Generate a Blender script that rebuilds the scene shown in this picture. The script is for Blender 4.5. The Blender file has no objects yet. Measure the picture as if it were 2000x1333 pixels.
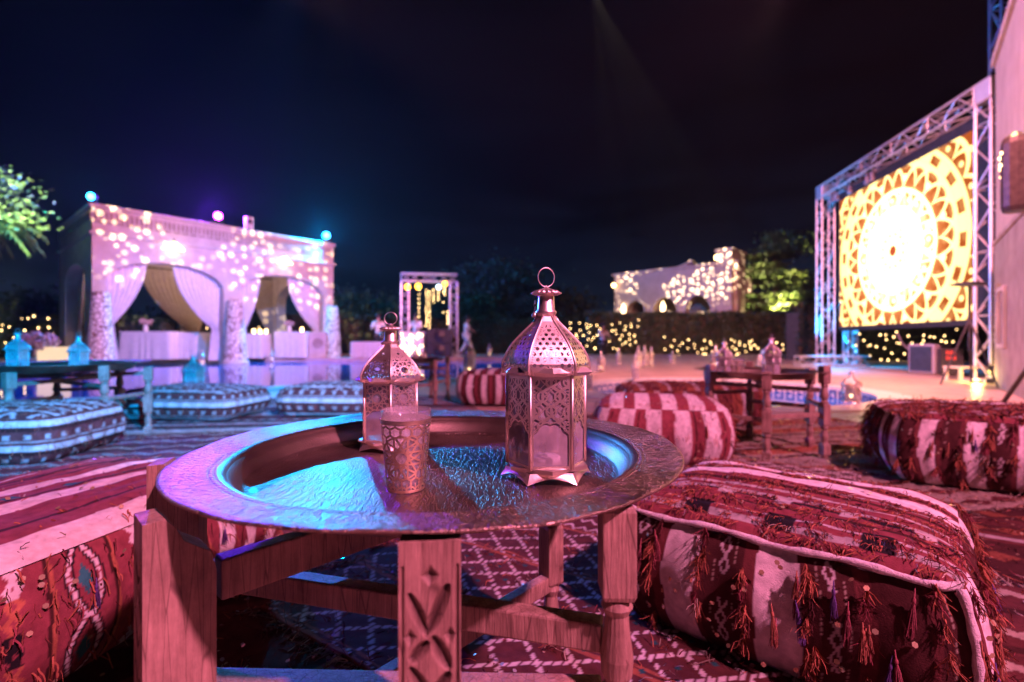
import bpy, bmesh, math, random
import numpy as np
from mathutils import Vector, Matrix
R = math.radians
PI = math.pi
random.seed(7)
rng = np.random.default_rng(7)
scene = bpy.context.scene
C = bpy.context.collection
H = 0.64            # eye height
FPX = 944.0         # focal length in pixels of the 2000 px wide photograph

# ------------------------------------------------------------------ camera
cam_d = bpy.data.cameras.new("camera")
cam = bpy.data.objects.new("camera", cam_d); C.objects.link(cam)
cam.location = (0, 0, H); cam.rotation_euler = (R(90), 0, 0)
cam_d.lens = 17.0; cam_d.sensor_width = 36.0
cam_d.clip_start = 0.02; cam_d.clip_end = 600
cam_d.dof.use_dof = True; cam_d.dof.focus_distance = 0.67; cam_d.dof.aperture_fstop = 3.1
scene.camera = cam

# ------------------------------------------------------------------ night sky
world = bpy.data.worlds.new("World"); scene.world = world; world.use_nodes = True
wn = world.node_tree; wn.nodes.clear()
w_out = wn.nodes.new('ShaderNodeOutputWorld'); w_bg = wn.nodes.new('ShaderNodeBackground')
w_tc = wn.nodes.new('ShaderNodeTexCoord'); w_sep = wn.nodes.new('ShaderNodeSeparateXYZ')
w_ramp = wn.nodes.new('ShaderNodeValToRGB')
wn.links.new(w_tc.outputs['Generated'], w_sep.inputs[0])
wn.links.new(w_sep.outputs['Z'], w_ramp.inputs[0])
cr = w_ramp.color_ramp
cr.elements[0].position = 0.0; cr.elements[0].color = (.010, .017, .032, 1)
cr.elements[1].position = 1.0; cr.elements[1].color = (.0003, .0003, .0007, 1)
for p_, c_ in ((.07, (.007, .012, .027)), (.17, (.0025, .004, .011)), (.32, (.0008, .0010, .003)), (.5, (.0006, .0006, .0014))):
    e = cr.elements.new(p_); e.color = (*c_, 1)
w_map = wn.nodes.new('ShaderNodeMapping'); w_map.inputs['Scale'].default_value = (2.2, 2.2, 11)
w_noise = wn.nodes.new('ShaderNodeTexNoise'); w_noise.inputs['Scale'].default_value = 1.7; w_noise.inputs['Detail'].default_value = 5
wn.links.new(w_tc.outputs['Generated'], w_map.inputs[0]); wn.links.new(w_map.outputs[0], w_noise.inputs[0])
w_mr = wn.nodes.new('ShaderNodeMapRange')
w_mr.inputs['From Min'].default_value = .40; w_mr.inputs['From Max'].default_value = .64
w_mr.inputs['To Min'].default_value = 1.0; w_mr.inputs['To Max'].default_value = .35
wn.links.new(w_noise.outputs[0], w_mr.inputs[0])
w_mul = wn.nodes.new('ShaderNodeMixRGB'); w_mul.blend_type = 'MULTIPLY'; w_mul.inputs[0].default_value = 1
wn.links.new(w_ramp.outputs[0], w_mul.inputs[1]); wn.links.new(w_mr.outputs[0], w_mul.inputs[2])
wn.links.new(w_mul.outputs[0], w_bg.inputs[0]); w_bg.inputs[1].default_value = 1.0
wn.links.new(w_bg.outputs[0], w_out.inputs[0])

# ------------------------------------------------------------------ lamps of the event
def aim(o, target):
    d = Vector(target) - o.location
    o.rotation_euler = d.to_track_quat('-Z', 'Y').to_euler()
def spot(name, loc, target, power, color, angle=60, blend=.4, size=.08):
    d = bpy.data.lights.new(name, 'SPOT'); d.energy = power; d.color = color
    d.spot_size = R(angle); d.spot_blend = blend; d.shadow_soft_size = size
    o = bpy.data.objects.new(name, d); C.objects.link(o); o.location = loc; aim(o, target); return o
def point(name, loc, power, color, size=.05):
    d = bpy.data.lights.new(name, 'POINT'); d.energy = power; d.color = color; d.shadow_soft_size = size
    o = bpy.data.objects.new(name, d); C.objects.link(o); o.location = loc; return o
PINK = (1.0, .26, .52)
# spots on the pool pavilion's roof, added glow points and an unseen cyan lamp
spot('cyan_roof_spot', (-7.25, 19.0, 4.86), (-2.6, 4.0, .0), 1350, (.0, .42, 1.0), 19, 1.0, .035)
spot('cyan_moving_head', (3.4, -3.6, 4.6), (-3.5, 4.4, .1), 16000, (.0, .34, 1.0), 21, .35, .05)  # unseen lamp behind the camera, placed for the cyan on the left pouffes
spot('violet_roof_spot', (-9.72, 16.0, 4.92), (-1.2, .9, .45), 2700, (.13, .015, 1.0), 16, 1.0, .035)
point('cyan_glow_point', (-7.45, 18.95, 5.0), 5000, (.0, .35, 1.0), .08)  # these three points have no fixture; added to make a glow in the haze
point('violet_glow_point', (-10.0, 16.25, 5.0), 5000, (.16, .02, 1.0), .08)
point('blue_glow_point', (-12.2, 14.0, 5.0), 300, (.0, .4, 1.0), .08)
spot('blue_roof_spot', (-12.15, 13.3, 4.75), (-16.0, 12.0, .3), 900, (.0, .5, 1.0), 60, .5, .05)
# pink floods of the party: unseen, behind the guest's right shoulder, by the house and overhead
spot('pink_flood', (3.3, -2.3, 5.0), (1.0, 1.35, .0), 3300, PINK, 50, .5, .12)
spot('pink_fill_house', (-4.6, 7.6, 6.9), (7.0, 7.0, 2.6), 6000, (1.0, .36, .40), 44, .8, .2)  # unseen flood added over the pool to brighten the house wall
spot('pink_fill_portal', (4.5, 4.4, 5.6), (-3.2, 19.6, 1.6), 7000, (1.0, .30, .46), 18, .8, .2)  # unseen flood added to turn the portal truss pink
spot('blue_wash', (-2.6, 6.0, 5.5), (-9.6, 15.7, 1.5), 7000, (.14, .28, 1.0), 36, .9, .1)  # unseen lamp added to tint the front curtains blue
point('pavilion_warm_fill', (-10.6, 17.6, 3.6), 150, (1.0, .62, .42), .1)  # unseen point light added inside to warm the sand curtains
spot('pink_flood_pool', (4.5, 4.6, 5.6), (-9.2, 17.2, 2.4), 14500, (1.0, .31, .54), 46, .8, .2)
spot('pink_flood_terrace', (3.0, 2.2, 6.2), (5.2, 9.5, 0.4), 9500, (1.0, .27, .32), 78, .9, .2)
spot('pink_flood_far', (5.0, 9.0, 7.4), (9.5, 29.0, 3.0), 5200, (1.0, .44, .42), 42, .8, .2)

scene.view_settings.view_transform = 'Standard'; scene.view_settings.look = 'None'
scene.view_settings.exposure = .2; scene.view_settings.gamma = 1
scene.view_settings.use_curve_mapping = False
scene.render.engine = 'CYCLES'
cy = scene.cycles
cy.use_denoising = True; cy.max_bounces = 6; cy.diffuse_bounces = 2; cy.glossy_bounces = 3
cy.transmission_bounces = 4; cy.transparent_max_bounces = 12; cy.volume_bounces = 0
cy.sample_clamp_indirect = 4; cy.sample_clamp_direct = 0; cy.caustics_reflective = False; cy.caustics_refractive = False
cy.use_light_tree = True; cy.volume_step_rate = 4; cy.volume_max_steps = 32

# ------------------------------------------------------------------ node helpers and materials
class E:
    """a value in a node tree with arithmetic"""
    def __init__(s, nt, sock): s.nt = nt; s.k = sock
    def _m(s, op, *a, clamp=False):
        n = s.nt.nodes.new('ShaderNodeMath'); n.operation = op; n.use_clamp = clamp
        for i, v in enumerate((s,) + a):
            if isinstance(v, E): s.nt.links.new(v.k, n.inputs[i])
            else: n.inputs[i].default_value = v
        return E(s.nt, n.outputs[0])
    def __add__(s, o): return s._m('ADD', o)
    def __sub__(s, o): return s._m('SUBTRACT', o)
    def __mul__(s, o): return s._m('MULTIPLY', o)
    def __truediv__(s, o): return s._m('DIVIDE', o)
    __radd__ = __add__; __rmul__ = __mul__
    def abs(s): return s._m('ABSOLUTE')
    def sin(s): return s._m('SINE')
    def cos(s): return s._m('COSINE')
    def sqrt(s): return s._m('SQRT')
    def pow(s, o): return s._m('POWER', o)
    def lt(s, o): return s._m('LESS_THAN', o)
    def gt(s, o): return s._m('GREATER_THAN', o)
    def max(s, o): return s._m('MAXIMUM', o)
    def min(s, o): return s._m('MINIMUM', o)
    def pp(s, o): return s._m('PINGPONG', o)
    def mod(s, o): return s._m('FLOORED_MODULO', o)
    def atan2(s, o): return s._m('ARCTAN2', o)
    def clamp(s): return s._m('ADD', 0.0, clamp=True)
    def smooth(s, a, b):
        n = s.nt.nodes.new('ShaderNodeMapRange'); n.interpolation_type = 'SMOOTHSTEP'
        s.nt.links.new(s.k, n.inputs[0]); n.inputs[1].default_value = a; n.inputs[2].default_value = b
        return E(s.nt, n.outputs[0])

def new_mat(name, color=(.5, .5, .5), rough=.6, metal=0.0, **kw):
    m = bpy.data.materials.new(name); m.use_nodes = True
    nt = m.node_tree; b = nt.nodes['Principled BSDF']
    b.inputs['Base Color'].default_value = (*color, 1); b.inputs['Roughness'].default_value = rough
    b.inputs['Metallic'].default_value = metal
    for k, v in kw.items(): b.inputs[k.replace('_', ' ')].default_value = v
    return m
def tex(nt, kind, scale, coord='Object', stretch=None, **kw):
    tc = nt.nodes.new('ShaderNodeTexCoord'); t = nt.nodes.new(kind); t.inputs['Scale'].default_value = scale
    src = tc.outputs[coord]
    if stretch:
        mp = nt.nodes.new('ShaderNodeMapping'); mp.inputs['Scale'].default_value = stretch
        nt.links.new(src, mp.inputs[0]); src = mp.outputs[0]
    nt.links.new(src, t.inputs['Vector'])
    for k, v in kw.items():
        if k in t.inputs: t.inputs[k].default_value = v
        else: setattr(t, k, v)
    return t
def ramp(nt, fac, stops, const=False):
    r = nt.nodes.new('ShaderNodeValToRGB'); el = r.color_ramp.elements
    if const: r.color_ramp.interpolation = 'CONSTANT'
    while len(el) < len(stops): el.new(.5)
    for e, (p, c) in zip(el, stops): e.position = p; e.color = (*c, 1)
    nt.links.new(fac, r.inputs[0]); return r.outputs[0]
def bump(m, height, strength=.3, dist=.01):
    nt = m.node_tree; b = nt.nodes.new('ShaderNodeBump'); b.inputs['Strength'].default_value = strength
    b.inputs['Distance'].default_value = dist; nt.links.new(height, b.inputs['Height'])
    nt.links.new(b.outputs[0], nt.nodes['Principled BSDF'].inputs['Normal'])
def mottled(name, c1, c2, scale=4, rough=.75, bs=.3, bd=.01, bscale=None, stretch=None, metal=0.0, lo=.35, hi=.65):
    m = new_mat(name, c1, rough, metal); nt = m.node_tree
    t = tex(nt, 'ShaderNodeTexNoise', scale, stretch=stretch, Detail=6, Roughness=.65)
    nt.links.new(ramp(nt, t.outputs[0], [(lo, c1), (hi, c2)]), nt.nodes['Principled BSDF'].inputs['Base Color'])
    t2 = tex(nt, 'ShaderNodeTexNoise', bscale or scale*6, stretch=stretch, Detail=5)
    bump(m, t2.outputs[0], bs, bd); return m
def emit(name, color, strength, sampled=False):
    m = bpy.data.materials.new(name); m.use_nodes = True; nt = m.node_tree; nt.nodes.clear()
    o = nt.nodes.new('ShaderNodeOutputMaterial'); e = nt.nodes.new('ShaderNodeEmission')
    e.inputs[0].default_value = (*color, 1); e.inputs[1].default_value = strength
    nt.links.new(e.outputs[0], o.inputs[0])
    m.cycles.emission_sampling = 'FRONT_BACK' if sampled else 'NONE'
    return m

M = {}
M['stone'] = mottled('pale_limestone', (.50, .43, .38), (.64, .57, .51), 3, .85, .35, .01, 24)
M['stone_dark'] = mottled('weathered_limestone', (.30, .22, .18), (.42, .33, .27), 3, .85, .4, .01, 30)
M['plaster'] = mottled('sand_plaster', (.50, .38, .30), (.62, .49, .40), 2.2, .9, .3, .006, 60)
M['deck'] = mottled('pool_coping_stone', (.46, .36, .31), (.62, .50, .44), 5, .6, .2, .004, 50)
M['slab'] = mottled('terrace_slab', (.46, .32, .24), (.62, .46, .36), 6, .42, .22, .003, 70)
M['slab_b'] = mottled('terrace_slab_worn', (.36, .27, .22), (.52, .41, .35), 7, .38, .22, .003, 70)
M['grout'] = mottled('terrace_grout', (.18, .13, .11), (.26, .20, .17), 20, .9)
M['brass'] = new_mat('aged_brass', (.62, .47, .33), .3, 1.0)
M['lantern'] = mottled('nickel_brass', (.86, .76, .64), (.96, .90, .80), 30, .42, .25, .0012, 160, metal=1.0)
M['lantern_teal'] = mottled('tinted_lantern_metal', (.25, .5, .48), (.4, .6, .55), 20, .4, .2, .002, 100, metal=.6)
M['gold'] = mottled('gilt_metal', (.92, .78, .55), (.98, .88, .68), 60, .40, .2, .0008, 260, metal=1.0)
M['steel'] = mottled('truss_aluminium', (.62, .62, .64), (.74, .74, .76), 8, .42, .1, .001, 40, metal=.55)
M['black'] = mottled('black_plastic', (.012, .012, .014), (.03, .03, .035), 12, .45, .2, .002, 120)
M['dark_metal'] = mottled('dark_stand_metal', (.03, .02, .02), (.06, .045, .04), 20, .4, .1, .001, 80, metal=.4)
M['speaker'] = mottled('grey_cabinet', (.28, .27, .32), (.36, .35, .40), 10, .5, .1, .002, 80)
M['cloth'] = mottled('white_linen', (.66, .64, .66), (.78, .76, .78), 14, .9, .3, .002, 300)
M['curtain'] = mottled('white_voile', (.66, .64, .68), (.80, .78, .82), 10, .9, .2, .002, 200)
M['curtain_tan'] = mottled('sand_voile', (.44, .36, .28), (.56, .47, .37), 10, .9, .2, .002, 200)
for k in ('curtain', 'curtain_tan', 'cloth'):
    M[k].node_tree.nodes['Principled BSDF'].inputs['Specular IOR Level'].default_value = .15
M['bark'] = mottled('bark', (.07, .05, .035), (.14, .10, .07), 9, .9, .8, .02, 30)
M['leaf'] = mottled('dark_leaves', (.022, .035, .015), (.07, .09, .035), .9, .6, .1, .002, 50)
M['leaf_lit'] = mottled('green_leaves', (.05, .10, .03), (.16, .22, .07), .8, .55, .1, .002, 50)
M['blossom'] = mottled('pale_blossom', (.5, .34, .36), (.68, .52, .54), 5, .8, .1, .002, 80)
M['skin'] = mottled('skin', (.35, .19, .13), (.42, .25, .17), 12, .6, .1, .001, 90)
M['hair'] = mottled('black_hair', (.012, .009, .008), (.03, .02, .018), 30, .6, .4, .002, 150)
M['white_shirt'] = mottled('white_cotton', (.62, .60, .60), (.76, .74, .74), 16, .9, .3, .003, 160)
M['water'] = new_mat('pool_water', (.004, .14, .55), .035, 0.0, IOR=1.33, Specular_IOR_Level=.9)
t_ = tex(M['water'].node_tree, 'ShaderNodeTexNoise', 1.6, stretch=(1, .45, 1), Detail=3)
bump(M['water'], t_.outputs[0], .05, .05)
M['basin_water'] = new_mat('basin_water', (.02, .11, .16), .05, 0.0, IOR=1.33)
t_ = tex(M['basin_water'].node_tree, 'ShaderNodeTexNoise', 5, Detail=2)
bump(M['basin_water'], t_.outputs[0], .08, .02)
M['tile_white'] = mottled('glazed_white_tile', (.55, .52, .46), (.68, .64, .58), 9, .3, .1, .002, 60)
M['tile_blue'] = mottled('glazed_blue_tile', (.02, .06, .22), (.05, .12, .34), 14, .25, .1, .002, 60)
M['ground'] = mottled('night_lawn', (.020, .030, .012), (.05, .06, .025), .6, .9, .6, .03, 9)
M['bulb'] = emit('warm_bulb', (1.0, .62, .24), 11)
M['bulb_amber'] = emit('amber_bulb', (1.0, .42, .04), 9)
M['candle'] = emit('candle_flame', (1.0, .62, .28), 10)
M['lampshade'] = emit('lit_lamp_glass', (1.0, .66, .34), 7, True)
M['glow_cube'] = emit('glowing_lamp_skin', (1.0, .66, .44), 1.0, True)
M['lens_cyan'] = emit('cyan_led_lens', (.02, .45, 1.0), 40)
M['lens_violet'] = emit('violet_led_lens', (.8, .04, 1.0), 50)
M['lens_white'] = emit('cold_led', (.7, .85, 1.0), 5)
M['red_led'] = emit('red_digits', (1.0, .05, .03), 3)
M['sequin'] = new_mat('gold_sequin', (.95, .72, .42), .22, .7)
M['sequin_blue'] = new_mat('silver_sequin', (.85, .85, .9), .2, .7)
M['wire'] = new_mat('black_cable', (.015, .012, .012), .6)

def glass_mat(name, tint, haze, hazecol):
    m = bpy.data.materials.new(name); m.use_nodes = True; nt = m.node_tree; nt.nodes.clear()
    o = nt.nodes.new('ShaderNodeOutputMaterial')
    tr = nt.nodes.new('ShaderNodeBsdfTransparent'); tr.inputs[0].default_value = (*tint, 1)
    gl = nt.nodes.new('ShaderNodeBsdfGlossy'); gl.inputs['Roughness'].default_value = .05
    df = nt.nodes.new('ShaderNodeBsdfDiffuse'); df.inputs[0].default_value = (*hazecol, 1)
    lw = nt.nodes.new('ShaderNodeLayerWeight'); lw.inputs[0].default_value = .5; fe = E(nt, lw.outputs['Facing']).pow(4.0)*.6 + .05
    nz = tex(nt, 'ShaderNodeTexNoise', 22, Detail=4)
    mr = nt.nodes.new('ShaderNodeMapRange'); nt.links.new(nz.outputs[0], mr.inputs[0])
    mr.inputs[1].default_value = .3; mr.inputs[2].default_value = .7; mr.inputs[3].default_value = haze*.6; mr.inputs[4].default_value = haze*1.4
    m1 = nt.nodes.new('ShaderNodeMixShader'); m2 = nt.nodes.new('ShaderNodeMixShader')
    nt.links.new(mr.outputs[0], m1.inputs[0]); nt.links.new(tr.outputs[0], m1.inputs[1]); nt.links.new(df.outputs[0], m1.inputs[2])
    nt.links.new(fe.k, m2.inputs[0]); nt.links.new(m1.outputs[0], m2.inputs[1]); nt.links.new(gl.outputs[0], m2.inputs[2])
    nt.links.new(m2.outputs[0], o.inputs[0]); return m
M['pane'] = glass_mat('dusty_lantern_pane', (.93, .9, .9), .42, (.7, .62, .62))
M['tumbler'] = glass_mat('clear_tumbler_glass', (.97, .97, .97), .13, (.9, .88, .88))

# wool: woven colour from the mesh's own colour attribute, weave as fine relief
def wool(name):
    m = new_mat(name, (.5, .5, .5), .92); nt = m.node_tree; b = nt.nodes['Principled BSDF']
    a = nt.nodes.new('ShaderNodeAttribute'); a.attribute_name = 'weave'
    nz = tex(nt, 'ShaderNodeTexNoise', 55, Detail=5)
    mx = nt.nodes.new('ShaderNodeMixRGB'); mx.blend_type = 'MULTIPLY'; mx.inputs[0].default_value = .65
    nt.links.new(a.outputs['Color'], mx.inputs[1])
    nt.links.new(ramp(nt, nz.outputs[0], [(.3, (.55, .52, .5)), (.7, (1.15, 1.12, 1.1))]), mx.inputs[2])
    nt.links.new(mx.outputs[0], b.inputs['Base Color'])
    n2 = tex(nt, 'ShaderNodeTexNoise', 420, Detail=3); bump(m, n2.outputs[0], .5, .002)
    b.inputs['Specular IOR Level'].default_value = .12
    return m
M['wool'] = wool('woven_wool')

M['wool_white'] = mottled('cream_wool_cord', (.50, .46, .43), (.74, .69, .65), 70, .95, .8, .003, 420)
# carved wood: grain plus an attribute painting shade and dirt into the cut grooves
def wood(name, c1, c2):
    m = new_mat(name, c1, .55); nt = m.node_tree; b = nt.nodes['Principled BSDF']
    t = tex(nt, 'ShaderNodeTexNoise', 16, stretch=(6, 6, .5), Detail=7, Roughness=.7)
    col = ramp(nt, t.outputs[0], [(.28, c1), (.52, tuple((x+y)/2 for x, y in zip(c1, c2))), (.72, c2)])
    w = tex(nt, 'ShaderNodeTexNoise', 22, stretch=(1, 1, .7), Detail=7, Roughness=.75)
    mx0 = nt.nodes.new('ShaderNodeMixRGB'); mx0.blend_type = 'MULTIPLY'; mx0.inputs[0].default_value = .6
    nt.links.new(col, mx0.inputs[1]); nt.links.new(ramp(nt, w.outputs[0], [(.30, (.35, .30, .28)), (.46, (.85, .82, .8)), (.60, (1.2, 1.18, 1.15)), (.72, (1.7, 1.6, 1.5))]), mx0.inputs[2])
    cv = tex(nt, 'ShaderNodeTexVoronoi', 26, stretch=(3.2, 3.2, .22), feature='DISTANCE_TO_EDGE')
    mc = nt.nodes.new('ShaderNodeMixRGB'); mc.blend_type = 'MULTIPLY'; mc.inputs[0].default_value = .75; nt.links.new(mx0.outputs[0], mc.inputs[1]); nt.links.new(ramp(nt, cv.outputs['Distance'], [(.006, (.3, .26, .24)), (.03, (1, 1, 1))]), mc.inputs[2]); mx0 = mc
    a = nt.nodes.new('ShaderNodeAttribute'); a.attribute_name = 'shade_dirt'
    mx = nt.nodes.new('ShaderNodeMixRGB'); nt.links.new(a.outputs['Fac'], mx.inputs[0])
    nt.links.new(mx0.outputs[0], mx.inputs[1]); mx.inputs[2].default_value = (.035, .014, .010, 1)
    nt.links.new(mx.outputs[0], b.inputs['Base Color'])
    t3 = tex(nt, 'ShaderNodeTexNoise', 60, stretch=(6, 6, .6), Detail=5); bump(m, t3.outputs[0], .45, .003)
    return m
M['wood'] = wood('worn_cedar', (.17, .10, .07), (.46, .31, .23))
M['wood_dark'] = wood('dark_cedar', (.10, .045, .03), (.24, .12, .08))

# ------------------------------------------------------------------ mesh helpers
class MB:
    def __init__(s): s.v = []; s.f = []; s.n = 0
    def add(s, v, f):
        s.v.extend([tuple(p) for p in v]); s.f.extend([tuple(i+s.n for i in q) for q in f]); s.n += len(v)
    def box(s, x0, x1, y0, y1, z0, z1):
        v = [(x, y, z) for z in (z0, z1) for y in (y0, y1) for x in (x0, x1)]
        s.add(v, [(0, 2, 3, 1), (4, 5, 7, 6), (0, 1, 5, 4), (2, 6, 7, 3), (0, 4, 6, 2), (1, 3, 7, 5)])
    def bar(s, a, b, w, h):
        a = Vector(a); b = Vector(b); d = (b-a).normalized()
        up = Vector((0, 0, 1)) if abs(d.z) < .95 else Vector((1, 0, 0))
        sx = d.cross(up).normalized()*w/2; sz = sx.cross(d).normalized()*h/2
        v = [p + i*sx + j*sz for p in (a, b) for i, j in ((-1, -1), (1, -1), (1, 1), (-1, 1))]
        s.add(v, [(0, 1, 2, 3), (7, 6, 5, 4), (0, 4, 5, 1), (1, 5, 6, 2), (2, 6, 7, 3), (3, 7, 4, 0)])
    def tube(s, pts, r, n=6, caps=True):
        pts = [Vector(p) for p in pts]; rs = r if hasattr(r, '__len__') else [r]*len(pts)
        base = []; prev = None
        for i, p in enumerate(pts):
            d = (pts[min(i+1, len(pts)-1)] - pts[max(i-1, 0)])
            d = d.normalized() if d.length > 1e-9 else Vector((0, 0, 1))
            ref = prev if prev is not None else (Vector((0, 0, 1)) if abs(d.z) < .9 else Vector((1, 0, 0)))
            sx = ref - d*ref.dot(d)
            if sx.length < 1e-6: sx = d.orthogonal()
            sx.normalize(); prev = sx; sy = d.cross(sx)
            base += [p + rs[i]*(math.cos(2*PI*k/n)*sx + math.sin(2*PI*k/n)*sy) for k in range(n)]
        f = [(i*n+k, i*n+(k+1) % n, (i+1)*n+(k+1) % n, (i+1)*n+k) for i in range(len(pts)-1) for k in range(n)]
        if caps: f += [tuple(range(n))[::-1], tuple((len(pts)-1)*n+k for k in range(n))]
        s.add(base, f)
    def lathe(s, prof, n=24, cx=0, cy=0, rot=0.0, sx=1, sy=1):
        v = [(cx + r*sx*math.cos(2*PI*k/n+rot), cy + r*sy*math.sin(2*PI*k/n+rot), z) for r, z in prof for k in range(n)]
        f = [(i*n+k, i*n+(k+1) % n, (i+1)*n+(k+1) % n, (i+1)*n+k) for i in range(len(prof)-1) for k in range(n)]
        f += [tuple(range(n))[::-1], tuple((len(prof)-1)*n+k for k in range(n))]
        s.add(v, f)
    def prism(s, poly, z0, z1):
        n = len(poly); v = [(x, y, z0) for x, y in poly] + [(x, y, z1) for x, y in poly]
        s.add(v, [tuple(range(n))[::-1], tuple(range(n, 2*n))] + [(k, (k+1) % n, n+(k+1) % n, n+k) for k in range(n)])
    def ball(s, c, r, n=8, m=5, sz=1):
        v = [(c[0], c[1], c[2]-r*sz)]
        for j in range(1, m):
            a = -PI/2 + PI*j/m
            v += [(c[0]+r*math.cos(a)*math.cos(2*PI*k/n), c[1]+r*math.cos(a)*math.sin(2*PI*k/n), c[2]+r*sz*math.sin(a)) for k in range(n)]
        v.append((c[0], c[1], c[2]+r*sz)); L = len(v)-1
        f = [(0, 1+(k+1) % n, 1+k) for k in range(n)]
        f += [(1+j*n+k, 1+j*n+(k+1) % n, 1+(j+1)*n+(k+1) % n, 1+(j+1)*n+k) for j in range(m-2) for k in range(n)]
        f += [(L, 1+(m-2)*n+k, 1+(m-2)*n+(k+1) % n) for k in range(n)]
        s.add(v, f)
    def mesh(s, name, mat, smooth=False):
        me = bpy.data.meshes.new(name); me.from_pydata(s.v, [], s.f); me.materials.append(mat)
        if smooth: me.polygons.foreach_set('use_smooth', [True]*len(me.polygons))
        me.update(); return me
    def build(s, name, mat, parent=None, smooth=False, bevel=0, loc=(0, 0, 0), rot=(0, 0, 0)):
        o = link(name, s.mesh(name, mat, smooth), parent); o.location = loc; o.rotation_euler = rot
        if bevel:
            b = o.modifiers.new('bevel', 'BEVEL'); b.width = bevel; b.segments = 2; b.limit_method = 'ANGLE'
        return o
def link(name, me, parent=None):
    o = bpy.data.objects.new(name, me); C.objects.link(o)
    if parent: o.parent = parent
    return o
def np_mesh(name, verts, quads, mat, parent=None, col=None, attr='weave', smooth=True, make=True):
    verts = np.asarray(verts, dtype=np.float32).reshape(-1, 3); quads = np.asarray(quads, dtype=np.int32)
    me = bpy.data.meshes.new(name); n = len(quads); k = quads.shape[1]
    me.vertices.add(len(verts)); me.vertices.foreach_set('co', verts.ravel())
    me.loops.add(n*k); me.loops.foreach_set('vertex_index', quads.ravel())
    me.polygons.add(n); me.polygons.foreach_set('loop_start', np.arange(0, n*k, k, dtype=np.int32))
    me.polygons.foreach_set('loop_total', np.full(n, k, dtype=np.int32))
    me.polygons.foreach_set('use_smooth', np.full(n, smooth))
    me.materials.append(mat); me.update(calc_edges=True)
    if col is not None:
        col = np.asarray(col, dtype=np.float32)
        if attr == 'shade_dirt' :
            a = me.attributes.new('shade_dirt', 'FLOAT', 'POINT'); a.data.foreach_set('value', col.ravel())
        else:
            a = me.attributes.new(attr, 'FLOAT_COLOR', 'POINT')
            c4 = np.ones((len(verts), 4), dtype=np.float32); c4[:, :3] = col.reshape(-1, 3)
            a.data.foreach_set('color', c4.ravel())
    return link(name, me, parent) if make else me
def gridq(nu, nv, wrap=False):
    """quads of a (nv rows x nu cols) vertex grid"""
    j, i = np.meshgrid(np.arange(nv-1), np.arange(nu if wrap else nu-1), indexing='ij')
    i2 = (i+1) % nu
    return np.stack([j*nu+i, j*nu+i2, (j+1)*nu+i2, (j+1)*nu+i], -1).reshape(-1, 4)

def tag(o, label=None, cat=None, group=None, kind=None):
    if label: o['label'] = label
    if cat: o['category'] = cat
    if group: o['group'] = group
    if kind: o['kind'] = kind
    return o
def thing(name, label, cat, loc=(0, 0, 0), rotz=0.0, group=None, scale=1.0):
    o = bpy.data.objects.new(name, None); C.objects.link(o); o.empty_display_size = .1
    o.location = loc; o.rotation_euler = (0, 0, rotz); o.scale = (scale,)*3
    return tag(o, label, cat, group)
KIDS = {}
def copy_tree(o, label=None, loc=None, rotz=None, scale=None, parent=None):
    c = o.copy(); C.objects.link(c)
    if parent: c.parent = parent
    for ch in list(o.children): copy_tree(ch, parent=c)
    if label: c['label'] = label
    if loc is not None: c.location = loc
    if rotz is not None: c.rotation_euler = (0, 0, rotz)
    if scale is not None: c.scale = scale if hasattr(scale, '__len__') else (scale,)*3
    return c
def at(px, y):
    """ground x for a picture column at distance y"""
    return (px-1000)/FPX*y
def hz(py, y):
    """height seen on picture row py at distance y"""
    return H - (py-666.5)/FPX*y
def ydist(py, z=0.0):
    return (H-z)*FPX/(py-666.5)
# ================================================================== THE SETTING
def sheet(name, poly, z, mat, kind='structure', holes=(), thick=0.0):
    from mathutils.geometry import tessellate_polygon
    loops = [[Vector((x, y, z)) for x, y in poly]] + [[Vector((x, y, z)) for x, y in h] for h in holes]
    tris = tessellate_polygon(loops); v = [p for l in loops for p in l]
    n = len(v); f = []
    for t in tris:
        a, b, c = (v[i] for i in t)
        f.append(tuple(t) if (b-a).cross(c-a).z > 0 else tuple(t)[::-1])
    vv = [tuple(p) for p in v]
    if thick:
        vv += [(p.x, p.y, p.z-thick) for p in v]; o = 0
        for l in loops:
            L = len(l); f += [(o+k, o+(k+1) % L, n+o+(k+1) % L, n+o+k) for k in range(L)]; o += L
    me = bpy.data.meshes.new(name); me.from_pydata(vv, [], f); me.materials.append(mat); me.update()
    ob = link(name, me); return tag(ob, kind=kind)

def haze_box():
    mb = MB(); mb.box(-60, 60, -10, 75, -1.6, 14)
    m = bpy.data.materials.new('night_air'); m.use_nodes = True; nt = m.node_tree; nt.nodes.clear()
    o = nt.nodes.new('ShaderNodeOutputMaterial'); v = nt.nodes.new('ShaderNodeVolumePrincipled')
    v.inputs['Color'].default_value = (.9, .92, 1, 1); v.inputs['Density'].default_value = .00045
    v.inputs['Anisotropy'].default_value = .35
    nt.links.new(v.outputs[0], o.inputs['Volume'])
    ob = mb.build('haze', m); tag(ob, kind='stuff')
haze_box()

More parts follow.
